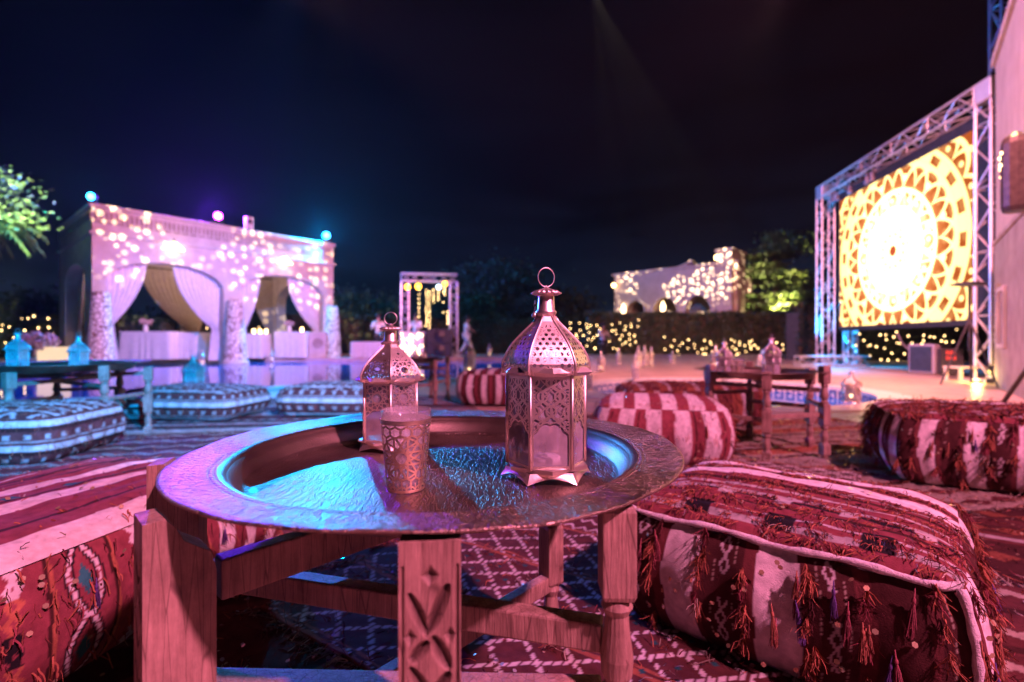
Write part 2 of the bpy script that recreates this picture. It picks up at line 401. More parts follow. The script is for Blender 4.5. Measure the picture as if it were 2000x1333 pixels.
g = sheet('ground', [(-400, -60), (400, -60), (400, 400), (-400, 400)], -.62, M['ground'])
BC = (2.67, 6.3); BR = 1.7
circ = lambda r, n=72: [(BC[0]+r*math.cos(2*PI*k/n), BC[1]+r*math.sin(2*PI*k/n)) for k in range(n)]
near_edge = [(-14, 4.7), (-5.2, 5.0), (-4.1, 5.5), (-3.3, 6.5), (-2.4, 7.5), (-1.2, 8.0), (0, 8.25), (.8, 8.7), (1.35, 9.6), (1.75, 11), (2.05, 13), (2.5, 16), (3.0, 19.9)]
md = mottled('terrace_stone', (.46, .32, .24), (.60, .45, .36), 2.2, .45, .2, .003, 60)
nt = md.node_tree; br = tex(nt, 'ShaderNodeTexBrick', 2.0)
br.offset = 0; br.inputs['Mortar Size'].default_value = .012; br.inputs['Brick Width'].default_value = 1; br.inputs['Row Height'].default_value = 1
br.inputs['Color1'].default_value = (1, 1, 1, 1); br.inputs['Color2'].default_value = (.86, .86, .86, 1); br.inputs['Mortar'].default_value = (.35, .3, .28, 1)
mx = nt.nodes.new('ShaderNodeMixRGB'); mx.blend_type = 'MULTIPLY'; mx.inputs[0].default_value = 1
src = nt.nodes['Principled BSDF'].inputs['Base Color'].links[0].from_socket
nt.links.new(src, mx.inputs[1]); nt.links.new(br.outputs[0], mx.inputs[2]); nt.links.new(mx.outputs[0], nt.nodes['Principled BSDF'].inputs['Base Color'])
terrace = sheet('terrace', [(-14, -9), (16, -9), (16, 19.9)] + near_edge[::-1], 0, md, holes=[circ(BR)], thick=.3)
# coping along the pool's near edge, a slightly proud pale kerb
def ribbon(name, path, w, z, h, mat, parent=None, kind='structure'):
    mb = MB(); L = []
    for i, p in enumerate(path):
        a = Vector(path[max(i-1, 0)]).to_2d(); b = Vector(path[min(i+1, len(path)-1)]).to_2d(); d = (b-a).normalized()
        n = Vector((d.y, -d.x)); L.append((Vector(p)-n*.02, Vector(p)+n*w))
    v = []
    for a, b in L: v += [(a.x, a.y, z), (b.x, b.y, z), (b.x, b.y, z+h), (a.x, a.y, z+h)]
    f = [(4*i+k, 4*i+(k+1) % 4, 4*i+4+(k+1) % 4, 4*i+4+k) for i in range(len(L)-1) for k in range(4)]
    mb.add(v, f); return tag(mb.build(name, mat, parent), kind=kind if not parent else None)
ribbon('pool_coping', near_edge, .34, .004, .022, M['deck'])
# slabs that can be told apart near the camera
def slabs():
    sz = .5; done = {}
    a = R(8); ca, sa = math.cos(a), math.sin(a)
    mb0 = MB(); g0 = .006; mb0.prism([(g0, g0), (sz-g0, g0), (sz-g0, sz-g0), (g0, sz-g0)], .001, .007)
    mats = [M['slab'], M['slab_b']]; meshes = [mb0.mesh('slab', m) for m in mats]
    for j in range(-2, 12):
        for i in range(-3, 20):
            ox, oy = i*sz, 2.6+j*sz; 
            cs = [((ox+dx)*ca-(oy+dy)*sa, (ox+dx)*sa+(oy+dy)*ca) for dx, dy in ((g0, g0), (sz-g0, g0), (sz-g0, sz-g0), (g0, sz-g0))]
            cx = sum(c[0] for c in cs)/4; cy_ = sum(c[1] for c in cs)/4
            if cy_ < 3.5 or cy_ > 8.3 or cx < -1.6 or cx > 7.6 or abs(cx/cy_) > 1.16: continue
            if cy_ > 7.2 and cx < 1.0: continue
            ds = [math.hypot(c[0]-BC[0], c[1]-BC[1]) for c in cs]
            if max(ds) < 1.95: continue
            if min(ds) < 1.8:
                cc = [c if d > 1.8 else (BC[0]+(c[0]-BC[0])*1.8/d, BC[1]+(c[1]-BC[1])*1.8/d) for c, d in zip(cs, ds)]
                mb = MB(); mb.prism(cc, .001, .007); mb.build('slab', random.choice(mats), terrace)
            else:
                o = link('slab', random.choice(meshes), terrace); o.location = (ox*ca-oy*sa, ox*sa+oy*ca, random.uniform(-.0008, .0015)); o.rotation_euler = (random.uniform(-.002, .002), random.uniform(-.002, .002), a)
slabs()
# pool water and far banks
water = sheet('pool_water', [(-60, 4), (12, 4), (12, 20.3), (-60, 20.3)], -.13, M['water'])
sheet('far_pool_deck', [(-60, 17.9), (-14.8, 17.9), (-5.7, 18.6), (3.0, 19.9), (16, 19.9), (60, 20), (60, 24.5), (-60, 24.5)], -.002, M['deck'], thick=.4)
sheet('left_pool_bank', [(-60, 11.3), (-10.6, 11.3), (-12.35, 13.55), (-15.3, 16.9), (-15.6, 17.9), (-60, 17.9)], -.004, M['deck'], thick=.4)
sheet('lawn', [(-120, 24.5), (120, 24.5), (120, 120), (-120, 120)], -.03, M['ground'])

# sunken round basin: wall ring, water, Greek key band
basin = thing('round_basin', 'sunken round plunge basin in the terrace with a blue and white Greek key tile band', 'basin', (BC[0], BC[1], 0))
mb = MB(); n = 96
ring = lambda r, z: [(r*math.cos(2*PI*k/n), r*math.sin(2*PI*k/n), z) for k in range(n)]
v = ring(BR-.03, -.40) + ring(BR-.03, .018) + ring(BR+.30, .018) + ring(BR+.30, .0) 
mb.add(v, [(i*n+k, i*n+(k+1) % n, (i+1)*n+(k+1) % n, (i+1)*n+k) for i in range(3) for k in range(n)])
mb.build('rim', M['tile_white'], basin)
mb = MB(); mb.add(ring(BR-.03, -.27), [tuple(range(n))]); mb.build('basin_water', M['basin_water'], basin)
def meander_mesh():
    mb = MB(); t = .0035; w = .024; P = .155; Hh = .15
    segs = [((0, 0), (0, Hh)), ((0, Hh), (P*.62, Hh)), ((P*.62, Hh), (P*.62, Hh*.4)), ((P*.62, Hh*.4), (P*.34, Hh*.4)), ((0, 0), (P, 0))]
    for (x0, z0), (x1, z1) in segs:
        mb.box(min(x0, x1)-w/2, max(x0, x1)+w/2, -t, t, min(z0, z1)-w/2, max(z0, z1)+w/2)
    return mb.mesh('meander_tile', M['tile_blue'])
mm = meander_mesh(); nk = int(2*PI*(BR-.035)/.165)
for k in range(nk):
    a = 2*PI*k/nk
    if math.sin(a) < -.55: continue
    o = link('meander_tile', mm, basin); o.location = ((BR-.036)*math.cos(a), (BR-.036)*math.sin(a), -.185); o.rotation_euler = (0, 0, a+PI/2)

# ================================================================== STRUCTURES
def xz_prism(mb, poly, y0, y1):
    n = len(poly); v = [(x, y0, z) for x, z in poly] + [(x, y1, z) for x, z in poly]
    mb.add(v, [tuple(range(n)), tuple(range(n, 2*n))[::-1]] + [(k, n+k, n+(k+1) % n, (k+1) % n) for k in range(n)])
def arch_wall(mb, L, Ht, arches, y0, y1, z0=0.0):
    poly = [(0, z0), (0, Ht), (L, Ht), (L, z0)]
    poly = [(L, z0), (L, Ht), (0, Ht), (0, z0)]
    for a, b, sp, ap in arches:
        poly += [(a, z0)] + [((a+b)/2-(b-a)/2*math.cos(PI*k/24), sp+(ap-sp)*math.sin(PI*k/24)) for k in range(25)] + [(b, z0)]
    xz_prism(mb, poly[::-1], y0, y1)
def arch_z(u, arches):
    for a, b, sp, ap in arches:
        if a <= u <= b: return sp + (ap-sp)*math.sqrt(max(0, 1-((u-(a+b)/2)/((b-a)/2))**2))
    return arches[0][2]
def curtain(name, parent, mat, y, xa, xb, xt, zt, zbot, ztop, nfold=9, xform=None):
    """hung between xa (post side) and xb at the top, gathered at xt at height zt"""
    nu, nv = 64, 40; P = []
    for j in range(nv):
        q = j/(nv-1)
        for i in range(nu):
            s = i/(nu-1); top = ztop(xa+(xb-xa)*s); z = top + (zbot-top)*q
            k = min(1.0, max(0.0, (top-z)/(top-zt))); e = k**1.9
            wl = xa + (xt-.10*np.sign(xb-xa)-xa)*e; wr = xb + (xt+.13*np.sign(xb-xa)-xb)*e
            if z < zt:
                f = (zt-z)/(zt-zbot); wl -= .10*f*np.sign(xb-xa); wr += .12*f*np.sign(xb-xa)
            x = wl + (wr-wl)*s
            am = .055*(1-.45*e)*min(1, .25+q*3)
            yy = y + am*math.sin(2*PI*nfold*s+.7*math.sin(5*q)) + .02*math.sin(7*s+4*q)
            P.append((x, yy, z))
    o = np_mesh(name, P, gridq(nu, nv), mat, parent); return o

# --- pavilion over the pool
A = Vector((-11.9, 13.7)); rot = math.atan2(5.8, 4.7)
pav = thing('pool_pavilion', 'arcaded stone pavilion at the pool with draped white curtains and roof spotlights', 'pavilion', (A.x, A.y, 0), rot)
LF, LS, HT = 7.46, 4.9, 4.45
fa = [(.30, 3.41, 2.35, 3.06), (3.95, 7.03, 2.35, 3.06)]; sa_ = [(.6, 4.3, 2.35, 3.06)]
mb = MB(); arch_wall(mb, LF, HT, fa, 0, .42, -.3); mb.build('front_wall', M['stone'], pav)
mb = MB(); arch_wall(mb, LF, HT, [(.3, 3.5, 2.7, 3.5), (3.9, 7.1, 2.7, 3.5)], LS-.42, LS, -.3); mb.build('back_wall', M['stone'], pav)
for x in (0, LF-.42):
    mb = MB(); arch_wall(mb, LS-.846, HT-.002, [(.5, LS-1.35, 2.35, 3.06)], 0, .42, -.3)
    o = mb.build('side_wall', M['stone'], pav); o.location = (x+.42 if x == 0 else x+.42, .423, 0); o.rotation_euler = (0, 0, PI/2)
mb = MB(); mb.box(.05, LF-.05, .05, LS-.05, HT-.2, HT-.02); mb.box(-.07, LF+.07, -.07, LS+.07, HT, HT+.10); mb.build('roof', M['stone'], pav, bevel=.01)
mb = MB(); z0, z1 = 3.68, 3.76
for (a, b, c, d) in ((-.07, LF+.07, -.07, -.003), (-.07, LF+.07, LS+.003, LS+.07), (-.07, -.003, -.003, LS+.003), (LF+.003, LF+.07, -.003, LS+.003)): mb.box(a, b, c, d, z0, z1)
mb.build('string_course', M['stone'], pav, bevel=.008)
mb = MB()
for k in range(62):
    x = .06+k*(LF-.12)/62; mb.box(x, x+.06, -.035, -.003, 4.12, 4.34)
    if k % 2 == 0: mb.box(x, x+.18, -.05, -.036, 4.02, 4.08)
for k in range(40):
    y = .06+k*(LS-.12)/40; mb.box(-.035, -.003, y, y+.06, 4.12, 4.34)
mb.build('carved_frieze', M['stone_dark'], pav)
zt = lambda u: arch_z(u, fa)+.02
zq = lambda u: 3.40
# front curtains, gathered to the pillars
curtain('curtain', pav, M['curtain'], .30, .32, 1.35, .42, 1.15, .05, zt, 7)
curtain('curtain', pav, M['curtain'], .30, 3.40, 2.05, 3.28, 1.05, -.02, zt, 9)
curtain('curtain', pav, M['curtain'], .30, 3.96, 4.75, 4.12, 1.1, .05, zt, 6)
curtain('curtain', pav, M['curtain'], .30, 7.02, 5.75, 6.92, 1.05, .05, zt, 9)
# back curtains, sand coloured, hanging in the rear arches
curtain('sand_curtain', pav, M['curtain_tan'], LS-.55, 4.45, 2.15, 4.0, .95, .05, zq, 13)
curtain('sand_curtain', pav, M['curtain_tan'], LS-.55, 7.35, 6.1, 7.0, .95, .05, zq, 10)
o = curtain('sand_curtain', pav, M['curtain_tan'], 0, 0, 1.9, .3, 1.0, .05, zq, 9); o.rotation_euler = (0, 0, PI/2); o.location = (.36, .7, 0)
o = curtain('sand_curtain', pav, M['curtain_tan'], 0, 3.6, 2.4, 3.4, 1.0, .05, zq, 9); o.rotation_euler = (0, 0, PI/2); o.location = (.36, .6, 0)
mb = MB(); mb.tube([(.3, LS-.5, 3.44), (7.1, LS-.5, 3.44)], .03, 8); mb.build('curtain_rail', M['dark_metal'], pav)
# lit wall lamps under the string course
for u in (1.94, 5.40):
    mb = MB(); mb.lathe([(.05, 3.72), (.09, 3.66), (.25, 3.50), (.26, 3.48), (.20, 3.48)], 16, u, -.22); o = mb.build('wall_lamp', M['lampshade'], pav, True)
    mb = MB(); mb.tube([(u, 0, 3.82), (u, -.14, 3.84), (u, -.22, 3.74)], .014, 6); mb.build('lamp_bracket', M['dark_metal'], o)

# netted light cones round the three pillars
nm = new_mat('netted_cone_skin', (.7, .6, .55), .7); nt = nm.node_tree
vo = tex(nt, 'ShaderNodeTexVoronoi', 8.5, feature='DISTANCE_TO_EDGE')
nt.links.new(ramp(nt, vo.outputs['Distance'], [(.03, (.16, .06, .04)), (.13, (.80, .74, .70))]), nt.nodes['Principled BSDF'].inputs['Base Color'])
bump(nm, vo.outputs['Distance'], .6, .05)
def loc_of(u, v): p = A + Vector((math.cos(rot), math.sin(rot)))*u + Vector((-math.sin(rot), math.cos(rot)))*v; return p
for u, r0, lab in ((.14, .34, 'tapering pillar wrap of netted pale cells on the leftmost pavilion pillar'), (3.68, .37, 'tapering netted pillar wrap standing at the middle pavilion pillar'), (7.36, .36, 'tapering netted pillar wrap at the right end of the pavilion')):
    p = loc_of(u, -.25 if u < 7 else -.1)
    t = thing('pillar_wrap', lab, 'pillar wrap', (p.x, p.y, -.13), 0, 'netted cones round the pavilion pillars')
    mb = MB(); mb.lathe([(r0, 0), (r0*.98, .03), (r0*.62, 2.1), (r0*.5, 2.16)], 28); mb.build('cone', nm, t, True)
    mb = MB(); mb.lathe([(r0*1.15, -.05), (r0*1.15, .08), (r0*1.02, .11)], 28); mb.build('base_ring', M['stone'], t)

# roof spotlights
def stage_spot(lab, loc, lens, target, sc=1.0):
    t = thing('stage_spotlight', lab, 'spotlight', loc, 0, None, sc)
    d = (Vector(target)-Vector(loc)); yaw = math.atan2(d.y, d.x)-PI/2; pitch = math.atan2(d.z, math.hypot(d.x, d.y))
    t.rotation_euler = (0, 0, yaw)
    mb = MB(); mb.box(-.14, .14, -.14, .14, 0, .05); mb.tube([(-.13, 0, .05), (-.15, 0, .28)], .016, 6); mb.tube([(.13, 0, .05), (.15, 0, .28)], .016, 6); mb.build('yoke', M['black'], t)
    mb = MB(); mb.lathe([(.08, -.16), (.125, -.10), (.13, .12), (.145, .14)], 18); o = mb.build('housing', M['black'], t, False, 0, (0, 0, .28), (R(-90)+pitch, 0, 0))
    mb = MB(); mb.lathe([(.115, .141), (.10, .152)], 18); mb.build('lens', M[lens], o)
    return t
stage_spot('cyan stage spotlight shining on the right end of the pavilion roof', (-7.35, 19.15, 4.55), 'lens_cyan', (-1, 2, .3))
stage_spot('violet stage spotlight shining on the middle of the pavilion roof', (-9.85, 16.2, 4.55), 'lens_violet', (0, .8, .4))
stage_spot('blue stage spotlight at the left corner of the pavilion roof', (-12.0, 13.85, 4.55), 'lens_cyan', (-9.5, 4, 2.3), .8)
t = thing('roof_speaker', 'pale loudspeaker standing on the pavilion roof beside the violet spotlight', 'speaker', (-9.2, 16.9, 4.55), rot)
mb = MB(); mb.box(-.12, .12, -.1, .1, 0, .42); mb.build('cabinet', M['stone'], t, bevel=.01); mb = MB(); mb.lathe([(.08, -.004), (.08, 0)], 14); mb.build('cone', M['black'], t, loc=(0, -.102, .25), rot=(R(90), 0, 0))

# bar counters under white cloths inside and behind the pavilion
def bar_table(lab, cx, y, w, h, mat, rz=0.0, cat='bar table'):
    t = thing('cloth_table', lab, cat, (cx, y, 0), rz)
    nu, nv = 96, 10; P = []
    for j in range(nv):
        q = j/(nv-1)
        for i in range(nu):
            a = 2*PI*i/nu; c_, s_ = math.cos(a), math.sin(a); m = max(abs(c_)/(w/2), abs(s_)/.38)
            fl = 1 + .05*q*(1+.7*math.sin(13*a))
            P.append((c_/m*fl, s_/m*fl, h*(1-q)+.01))
    np_mesh('tablecloth', P, gridq(nu, nv, True), mat, t)
    mb = MB(); mb.box(-w/2+.01, w/2-.01, -.37, .37, h-.03, h+.012); mb.build('tabletop', mat, t, bevel=.006)
    return t
bar_table('white draped bar table inside the pavilion, leftmost, seen through the left arch', at(298, 17.0), 17.0, 1.75, .96, M['cloth'])
bar_table('low blue-lit draped table right of the leftmost bar table in the pavilion', at(372, 17.4), 17.4, .95, .93, M['cloth'])
bar_table('white draped table seen through the right arch of the pavilion', at(574, 18.6), 18.6, 1.15, .98, M['cloth'])
bar_table('small draped table in the pavilion behind the middle pillar', at(500, 18.2), 18.2, .8, .9, M['cloth'])
def vase_of_flowers(lab, loc, r, sc=1):
    t = thing('flower_arrangement', lab, 'flowers', loc, 0, None, sc)
    mb = MB(); mb.lathe([(.07, 0), (.09, .05), (.06, .16), (.08, .22)], 14); mb.build('vase', M['cloth'], t, True)
    c = rng.normal(0, 1, (170, 3)); c = c/np.linalg.norm(c, axis=1)[:, None]*rng.uniform(.5, 1, (170, 1))*np.array([r, r, r*.55]) + np.array([0, 0, .22+r*.5])
    mb = MB()
    for p in c: mb.ball(p, r*.11, 6, 4, .7)
    mb.build('blossoms', M['blossom'], t)
    mb = MB()
    for p in c[:30]: mb.tube([(0, 0, .18), (p[0]*.5, p[1]*.5, .25), tuple(p)], .006, 4)
    mb.build('stems', M['leaf'], t)
    return t
vase_of_flowers('bouquet of pale flowers on the leftmost bar table in the pavilion', (at(285, 17.0), 17.0, .98), .22)
vase_of_flowers('low flowers on the table behind the right arch of the pavilion', (at(565, 18.6), 18.6, 1.0), .2)
for k, (px, d, z) in enumerate(((508, 18.2, .93), (520, 18.15, .93), (496, 18.1, .93), (590, 18.5, 1.0))):
    t = thing('glowing_jar', ['tall glowing jar at the middle of the table behind the middle pillar', 'glowing jar at the right end of the table behind the middle pillar', 'glowing jar at the left end of the table behind the middle pillar', 'glowing jar on the draped table behind the right arch'][k], 'candle jar', (at(px, d), d, z), 0, 'candle jars on the pavilion tables')
    mb = MB(); mb.lathe([(.04, 0), (.05, .02), (.05, .13), (.042, .15)], 12); mb.build('jar', M['candle'], t, True)
    mb = MB(); mb.lathe([(.055, .15), (.055, .165)], 12); mb.build('lid', M['dark_metal'], t)

# pillars on the far bank
for px, d, hh, ww, lab in ((622, 18.9, .92, .62, 'square stone pedestal with a cap at the pool edge right of the pavilion'),):
    t = thing('stone_pedestal', lab, 'pedestal', (at(px, d), d, 0), .3)
    mb = MB(); mb.box(-ww/2, ww/2, -ww/2, ww/2, -.3, hh); mb.build('block', M['stone'], t, bevel=.01)
    mb = MB(); mb.box(-ww/2-.03, ww/2+.03, -ww/2-.03, ww/2+.03, hh+.002, hh+.07); mb.build('cap', M['stone'], t, bevel=.01)
    mb = MB(); mb.lathe([(.20, 0), (.20, .02), (.15, .025)], 24); mb.build('medallion', M['stone_dark'], t, loc=(0, -ww/2, hh*.6), rot=(R(90), 0, 0))

# --- arcaded hall far behind, right of the middle
A2 = Vector((6.36, 30.0)); d2 = Vector((5.07, -5.0)); L2 = d2.length; rot2 = math.atan2(d2.y, d2.x); d2 = d2.normalized()
def upx(px, A_=A2, d_=d2): t = (px-1000)/FPX; return (A_.x-t*A_.y)/(t*d_.y-d_.x)
hall = thing('arcaded_hall', 'distant arcaded stone hall with three dark arches, freckled with projected lights', 'building', (A2.x, A2.y, 0), rot2)
ar = [(upx(1223), upx(1259), 2.35, 3.05), (upx(1275), upx(1322), 2.3, 3.15), (upx(1338), upx(1388), 2.2, 3.12)]
mb = MB(); arch_wall(mb, L2+.2, 4.66, ar, 0, .5, -.1); mb.build('front_wall', M['plaster'], hall)
mb = MB(); mb.box(-.12, L2+.3, -.12, .6, 4.664, 4.80); mb.build('cornice', M['plaster'], hall, bevel=.02)
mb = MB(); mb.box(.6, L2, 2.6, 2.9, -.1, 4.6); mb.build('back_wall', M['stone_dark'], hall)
mb = MB(); mb.box(0, .35, .503, 2.9, -.1, 4.6); mb.build('side_wall', M['plaster'], hall)
mb = MB(); mb.box(0, L2, .503, 2.9, 4.4, 4.6); mb.build('roof', M['plaster'], hall)
mb = MB(); mb.box(upx(1404), upx(1433), -.3, 1.6, -.1, 5.3); mb.box(upx(1404)-.08, upx(1433)+.08, -.38, 1.68, 5.304, 5.42); mb.build('tower', M['plaster'], hall)
mb = MB(); xz_prism(mb, [(upx(1330), 4.8), (upx(1352), 5.0), (upx(1345), 5.16), (upx(1340), 5.0), (upx(1318), 4.8)][::-1], .1, .4); mb.build('parapet_ornament', M['plaster'], hall)
for a, b, sp, ap in ar:
    mb = MB(); n = 20
    for k in range(n):
        a0, a1 = PI*k/n, PI*(k+1)/n-.02; c = (a+b)/2; rx = (b-a)/2
        q = [(c-rx*math.cos(x_)*s_, sp+(ap-sp)*math.sin(x_)*s2) for x_, s_, s2 in ((a0, 1.0, 1.0), (a1, 1.0, 1.0), (a1, 1.12, 1.16), (a0, 1.12, 1.16))]
        xz_prism(mb, q[::-1], -.03, -.003)
    mb.build('arch_moulding', M['stone'], hall)
for px, lab in ((1221, 0), (1298, 1)):
    t = upx(px)
    mb = MB(); mb.lathe([(.03, 2.9), (.14, 2.62), (.11, 2.3), (.02, 2.2)], 10, t, -.2); mb.build('wall_lamp', M['lampshade'], hall, True)
for px, z in ((1205, 4.05), (1405, 5.0)):
    mb = MB(); mb.ball((upx(px), -.35, z), .13, 10, 6); mb.build('lamp_globe', M['bulb'], hall, True)

# gobo projectors: warm round spots thrown on the facades
def gobo(name, loc, target, power, color, angle, scale, rad, soft, thr, seed, band):
    o = spot(name, loc, target, power, color, angle, .15, .01)
    L = o.data; L.use_nodes = True; nt = L.node_tree
    em = nt.nodes.get('Emission') or nt.nodes.new('ShaderNodeEmission')
    tc = nt.nodes.new('ShaderNodeTexCoord'); sp = nt.nodes.new('ShaderNodeSeparateXYZ'); nt.links.new(tc.outputs['Normal'], sp.inputs[0])
    X, Y, Z = (E(nt, sp.outputs[i]) for i in range(3)); u = X/Z; w = Y/Z
    cb = nt.nodes.new('ShaderNodeCombineXYZ'); nt.links.new(u.k, cb.inputs[0]); nt.links.new(w.k, cb.inputs[1]); cb.inputs[2].default_value = seed
    vo = nt.nodes.new('ShaderNodeTexVoronoi'); vo.inputs['Scale'].default_value = scale; vo.inputs['Randomness'].default_value = .8; nt.links.new(cb.outputs[0], vo.inputs[0]); vo.voronoi_dimensions = '2D'
    sc = nt.nodes.new('ShaderNodeSeparateColor'); nt.links.new(vo.outputs['Color'], sc.inputs[0])
    D = E(nt, vo.outputs['Distance']); rr = E(nt, sc.outputs[0])*rad*.6 + rad*.55
    disc = (rr-D).smooth(0, soft)
    no = nt.nodes.new('ShaderNodeTexNoise'); no.inputs['Scale'].default_value = scale*.16; no.inputs['Detail'].default_value = 1; nt.links.new(cb.outputs[0], no.inputs[0])
    cl = E(nt, no.outputs[0]).smooth(thr-.02, thr+.07)
    s = disc*cl*(E(nt, sc.outputs[1])*.9+.4)*((w.abs()*-1.0+band).smooth(-.02, .02))
    nt.links.new(s.k, em.inputs['Strength'])
    return o
gobo('pavilion_gobo', (-2.2, 6.0, 5.6), (-9.4, 16.6, 3.75), 22000, (1, .78, .46), 48, 43, .34, .06, .44, 5.1, .115)
gobo('hall_gobo', (1.5, 9.0, 7.2), (9.6, 27.4, 4.0), 150000, (1, .80, .52), 26, 76, .36, .10, .42, 8.1, .075)

# --- screen frame
T0 = Vector((8.33, 12.85)); T1 = Vector((7.61, 7.64)); rs = math.atan2(T1.y-T0.y, T1.x-T0.x); LT = (T1-T0).length
def truss(parent, name, a, b, s, mat=None, cr=.024, dr=.011, step=None):
    mb = MB(); a = Vector(a); b = Vector(b); d = (b-a); L = d.length; d.normalize()
    up = Vector((0, 0, 1)) if abs(d.z) < .9 else Vector((0, 1, 0)); x = d.cross(up).normalized(); y = x.cross(d)
    cs = [(-1, -1), (1, -1), (1, 1), (-1, 1)]; off = [(x*i+y*j)*s/2 for i, j in cs]
    for o in off: mb.tube([a+o, b+o], cr, 7)
    n = max(2, round(L/(step or s*1.15)))
    for k in range(n):
        for q in range(4):
            o1, o2 = off[q], off[(q+1) % 4]
            if (k+q) % 2: o1, o2 = o2, o1
            mb.tube([a+d*L*k/n+o1, a+d*L*(k+1)/n+o2], dr, 5, False)
            if k % 3 == 0: mb.tube([a+d*L*k/n+o1, a+d*L*k/n+o2], dr, 5, False)
    return mb.build(name, mat or M['steel'], parent)
frame = thing('screen_truss', 'aluminium box truss portal carrying the glowing video screen', 'truss frame', (T0.x, T0.y, 0), rs)
truss(frame, 'upright', (0, 0, .03), (0, 0, 4.42), .30)
truss(frame, 'upright', (LT, 0, .03), (LT, 0, 4.42), .30)
truss(frame, 'upright', (.22, .5, .03), (.22, .5, 4.3), .22)
truss(frame, 'crossbeam', (-.16, 0, 4.6), (LT+.16, 0, 4.6), .30)
for x in (0, LT):
    mb = MB(); mb.box(x-.28, x+.28, -.28, .28, .008, .03); mb.build('base_plate', M['steel'], frame)
    mb = MB(); mb.box(x-.17, x+.17, -.17, .17, 4.44, 4.76); mb.build('corner_block', M['steel'], frame, bevel=.02)
for x in (.4, .62, 1.2, 1.9, 2.1):
    mb = MB(); mb.tube([(x, -.02, 4.44), (x, -.02, 4.28)], .03, 8); mb.box(x-.05, x+.05, -.06, .02, 4.2, 4.28); mb.build('rigging_clamp', M['speaker'], frame)
S0 = Vector((8.23, 12.14)); S1 = Vector((7.66, 8.04)); SW = (S1-S0).length; SH = 3.15; rsc = math.atan2(S1.y-S0.y, S1.x-S0.x)
scr = thing('video_screen', 'glowing orange and white mandala pattern on a large LED video screen', 'screen', (S0.x, S0.y, 1.0), rsc)
mb = MB(); mb.box(-.08, SW+.42, .01, .16, -.10, SH+.20); mb.build('cabinet', M['black'], scr)
sm = bpy.data.materials.new('mandala_screen'); sm.use_nodes = True; nt = sm.node_tree; nt.nodes.clear()
so = nt.nodes.new('ShaderNodeOutputMaterial'); se = nt.nodes.new('ShaderNodeEmission')
tc = nt.nodes.new('ShaderNodeTexCoord'); sp = nt.nodes.new('ShaderNodeSeparateXYZ'); nt.links.new(tc.outputs['Object'], sp.inputs[0])
X = E(nt, sp.outputs[0]) - SW/2; Z = E(nt, sp.outputs[2]) - 1.52
r = (X*X + Z*Z).sqrt(); th = Z.atan2(X)
def line(v, w, soft=.012): return (v.abs()*-1.0 + w).smooth(-soft, soft)
def ringl(rr, w): return line(r-rr, w)
def petal(n, r0, r1, w, ph=0.0, p=1.0):
    s = (th*(n/2)+ph).cos().abs().pow(p); return line(r - (s*(r1-r0) + r0), w)
def dots(n, rr, rad, ph=0.0):
    k = 2*PI/n; a = (th+ph+20*PI).mod(k)-k/2; dx = r*a.cos()-rr; dy = r*a.sin(); return ((dx*dx+dy*dy).sqrt()*-1.0+rad).smooth(-.012, .012)
outer = ringl(2.0, .05).max(ringl(1.74, .05)).max(ringl(.86, .035)).max(ringl(1.22, .04))
dash = (((th*20).sin().gt(-.2))*(r.gt(1.79))*(r.lt(1.95)))
lines = outer.max(petal(12, 1.24, 1.72, .05, 0, .6)).max(petal(12, 1.30, 1.74, .04, PI/2, .6)).max(petal(16, .88, 1.22, .035, 0, .6))
lines = lines.max(petal(12, .5, .88, .04, 0, .7)).max(petal(12, .55, 1.2, .035, PI/2, 1.4)).max(dots(12, 1.46, .07)).max(dots(24, 1.05, .04, .1)).max(dash)
corner = petal(14, 2.06, 2.55, .06, 0, .5).max(petal(14, 2.1, 2.4, .05, PI/2, .7)).max(dots(28, 2.16, .05))
lines = lines.max(corner*(r.gt(2.03)))
cell = ((th*12).cos().abs()*(r*14).sin().abs()).smooth(.30, .6)
core = (r*-1.0+1.9).smooth(0, 1.5)
hole = (r*-1.0+.115).smooth(-.01, .01)
tiny = dots(12, .34, .03).max(dots(12, .60, .028, PI/12)).max(dots(24, .78, .024)).max(dots(8, .45, .02, .2))
lit = (lines + cell*.08 + core*core*.30 - tiny*.9).clamp()
ca = nt.nodes.new('ShaderNodeMixRGB'); nt.links.new(lit.k, ca.inputs[0]); ca.inputs[1].default_value = (.30, .06, .012, 1); ca.inputs[2].default_value = (1.5, 1.0, .36, 1)
cb = nt.nodes.new('ShaderNodeMixRGB'); nt.links.new((core*lit).clamp().k, cb.inputs[0]); nt.links.new(ca.outputs[0], cb.inputs[1]); cb.inputs[2].default_value = (2.0, 1.5, .8, 1)
cc = nt.nodes.new('ShaderNodeMixRGB'); nt.links.new(hole.clamp().k, cc.inputs[0]); nt.links.new(cb.outputs[0], cc.inputs[1]); cc.inputs[2].default_value = (.18, .03, .01, 1)
nt.links.new(cc.outputs[0], se.inputs[0]); nt.links.new((core*1.9+1.65).k, se.inputs[1]); nt.links.new(se.outputs[0], so.inputs[0])
sm.cycles.emission_sampling = 'FRONT'
me = bpy.data.meshes.new('display'); me.from_pydata([(0, 0, 0), (SW, 0, 0), (SW, 0, SH), (0, 0, SH)], [], [(0, 1, 2, 3)]); me.materials.append(sm); me.update(); link('display', me, scr)
# cyan up-lights at the foot of the left upright
spot('cyan_truss_spot', (7.75, 12.75, .12), (8.35, 12.95, 4.4), 2200, (.0, .35, 1.0), 60, .6, .05)
spot('cyan_floor_spot', (8.3, 12.6, 1.6), (8.9, 11.2, 0), 500, (.0, .35, 1.0), 110, .6, .05)
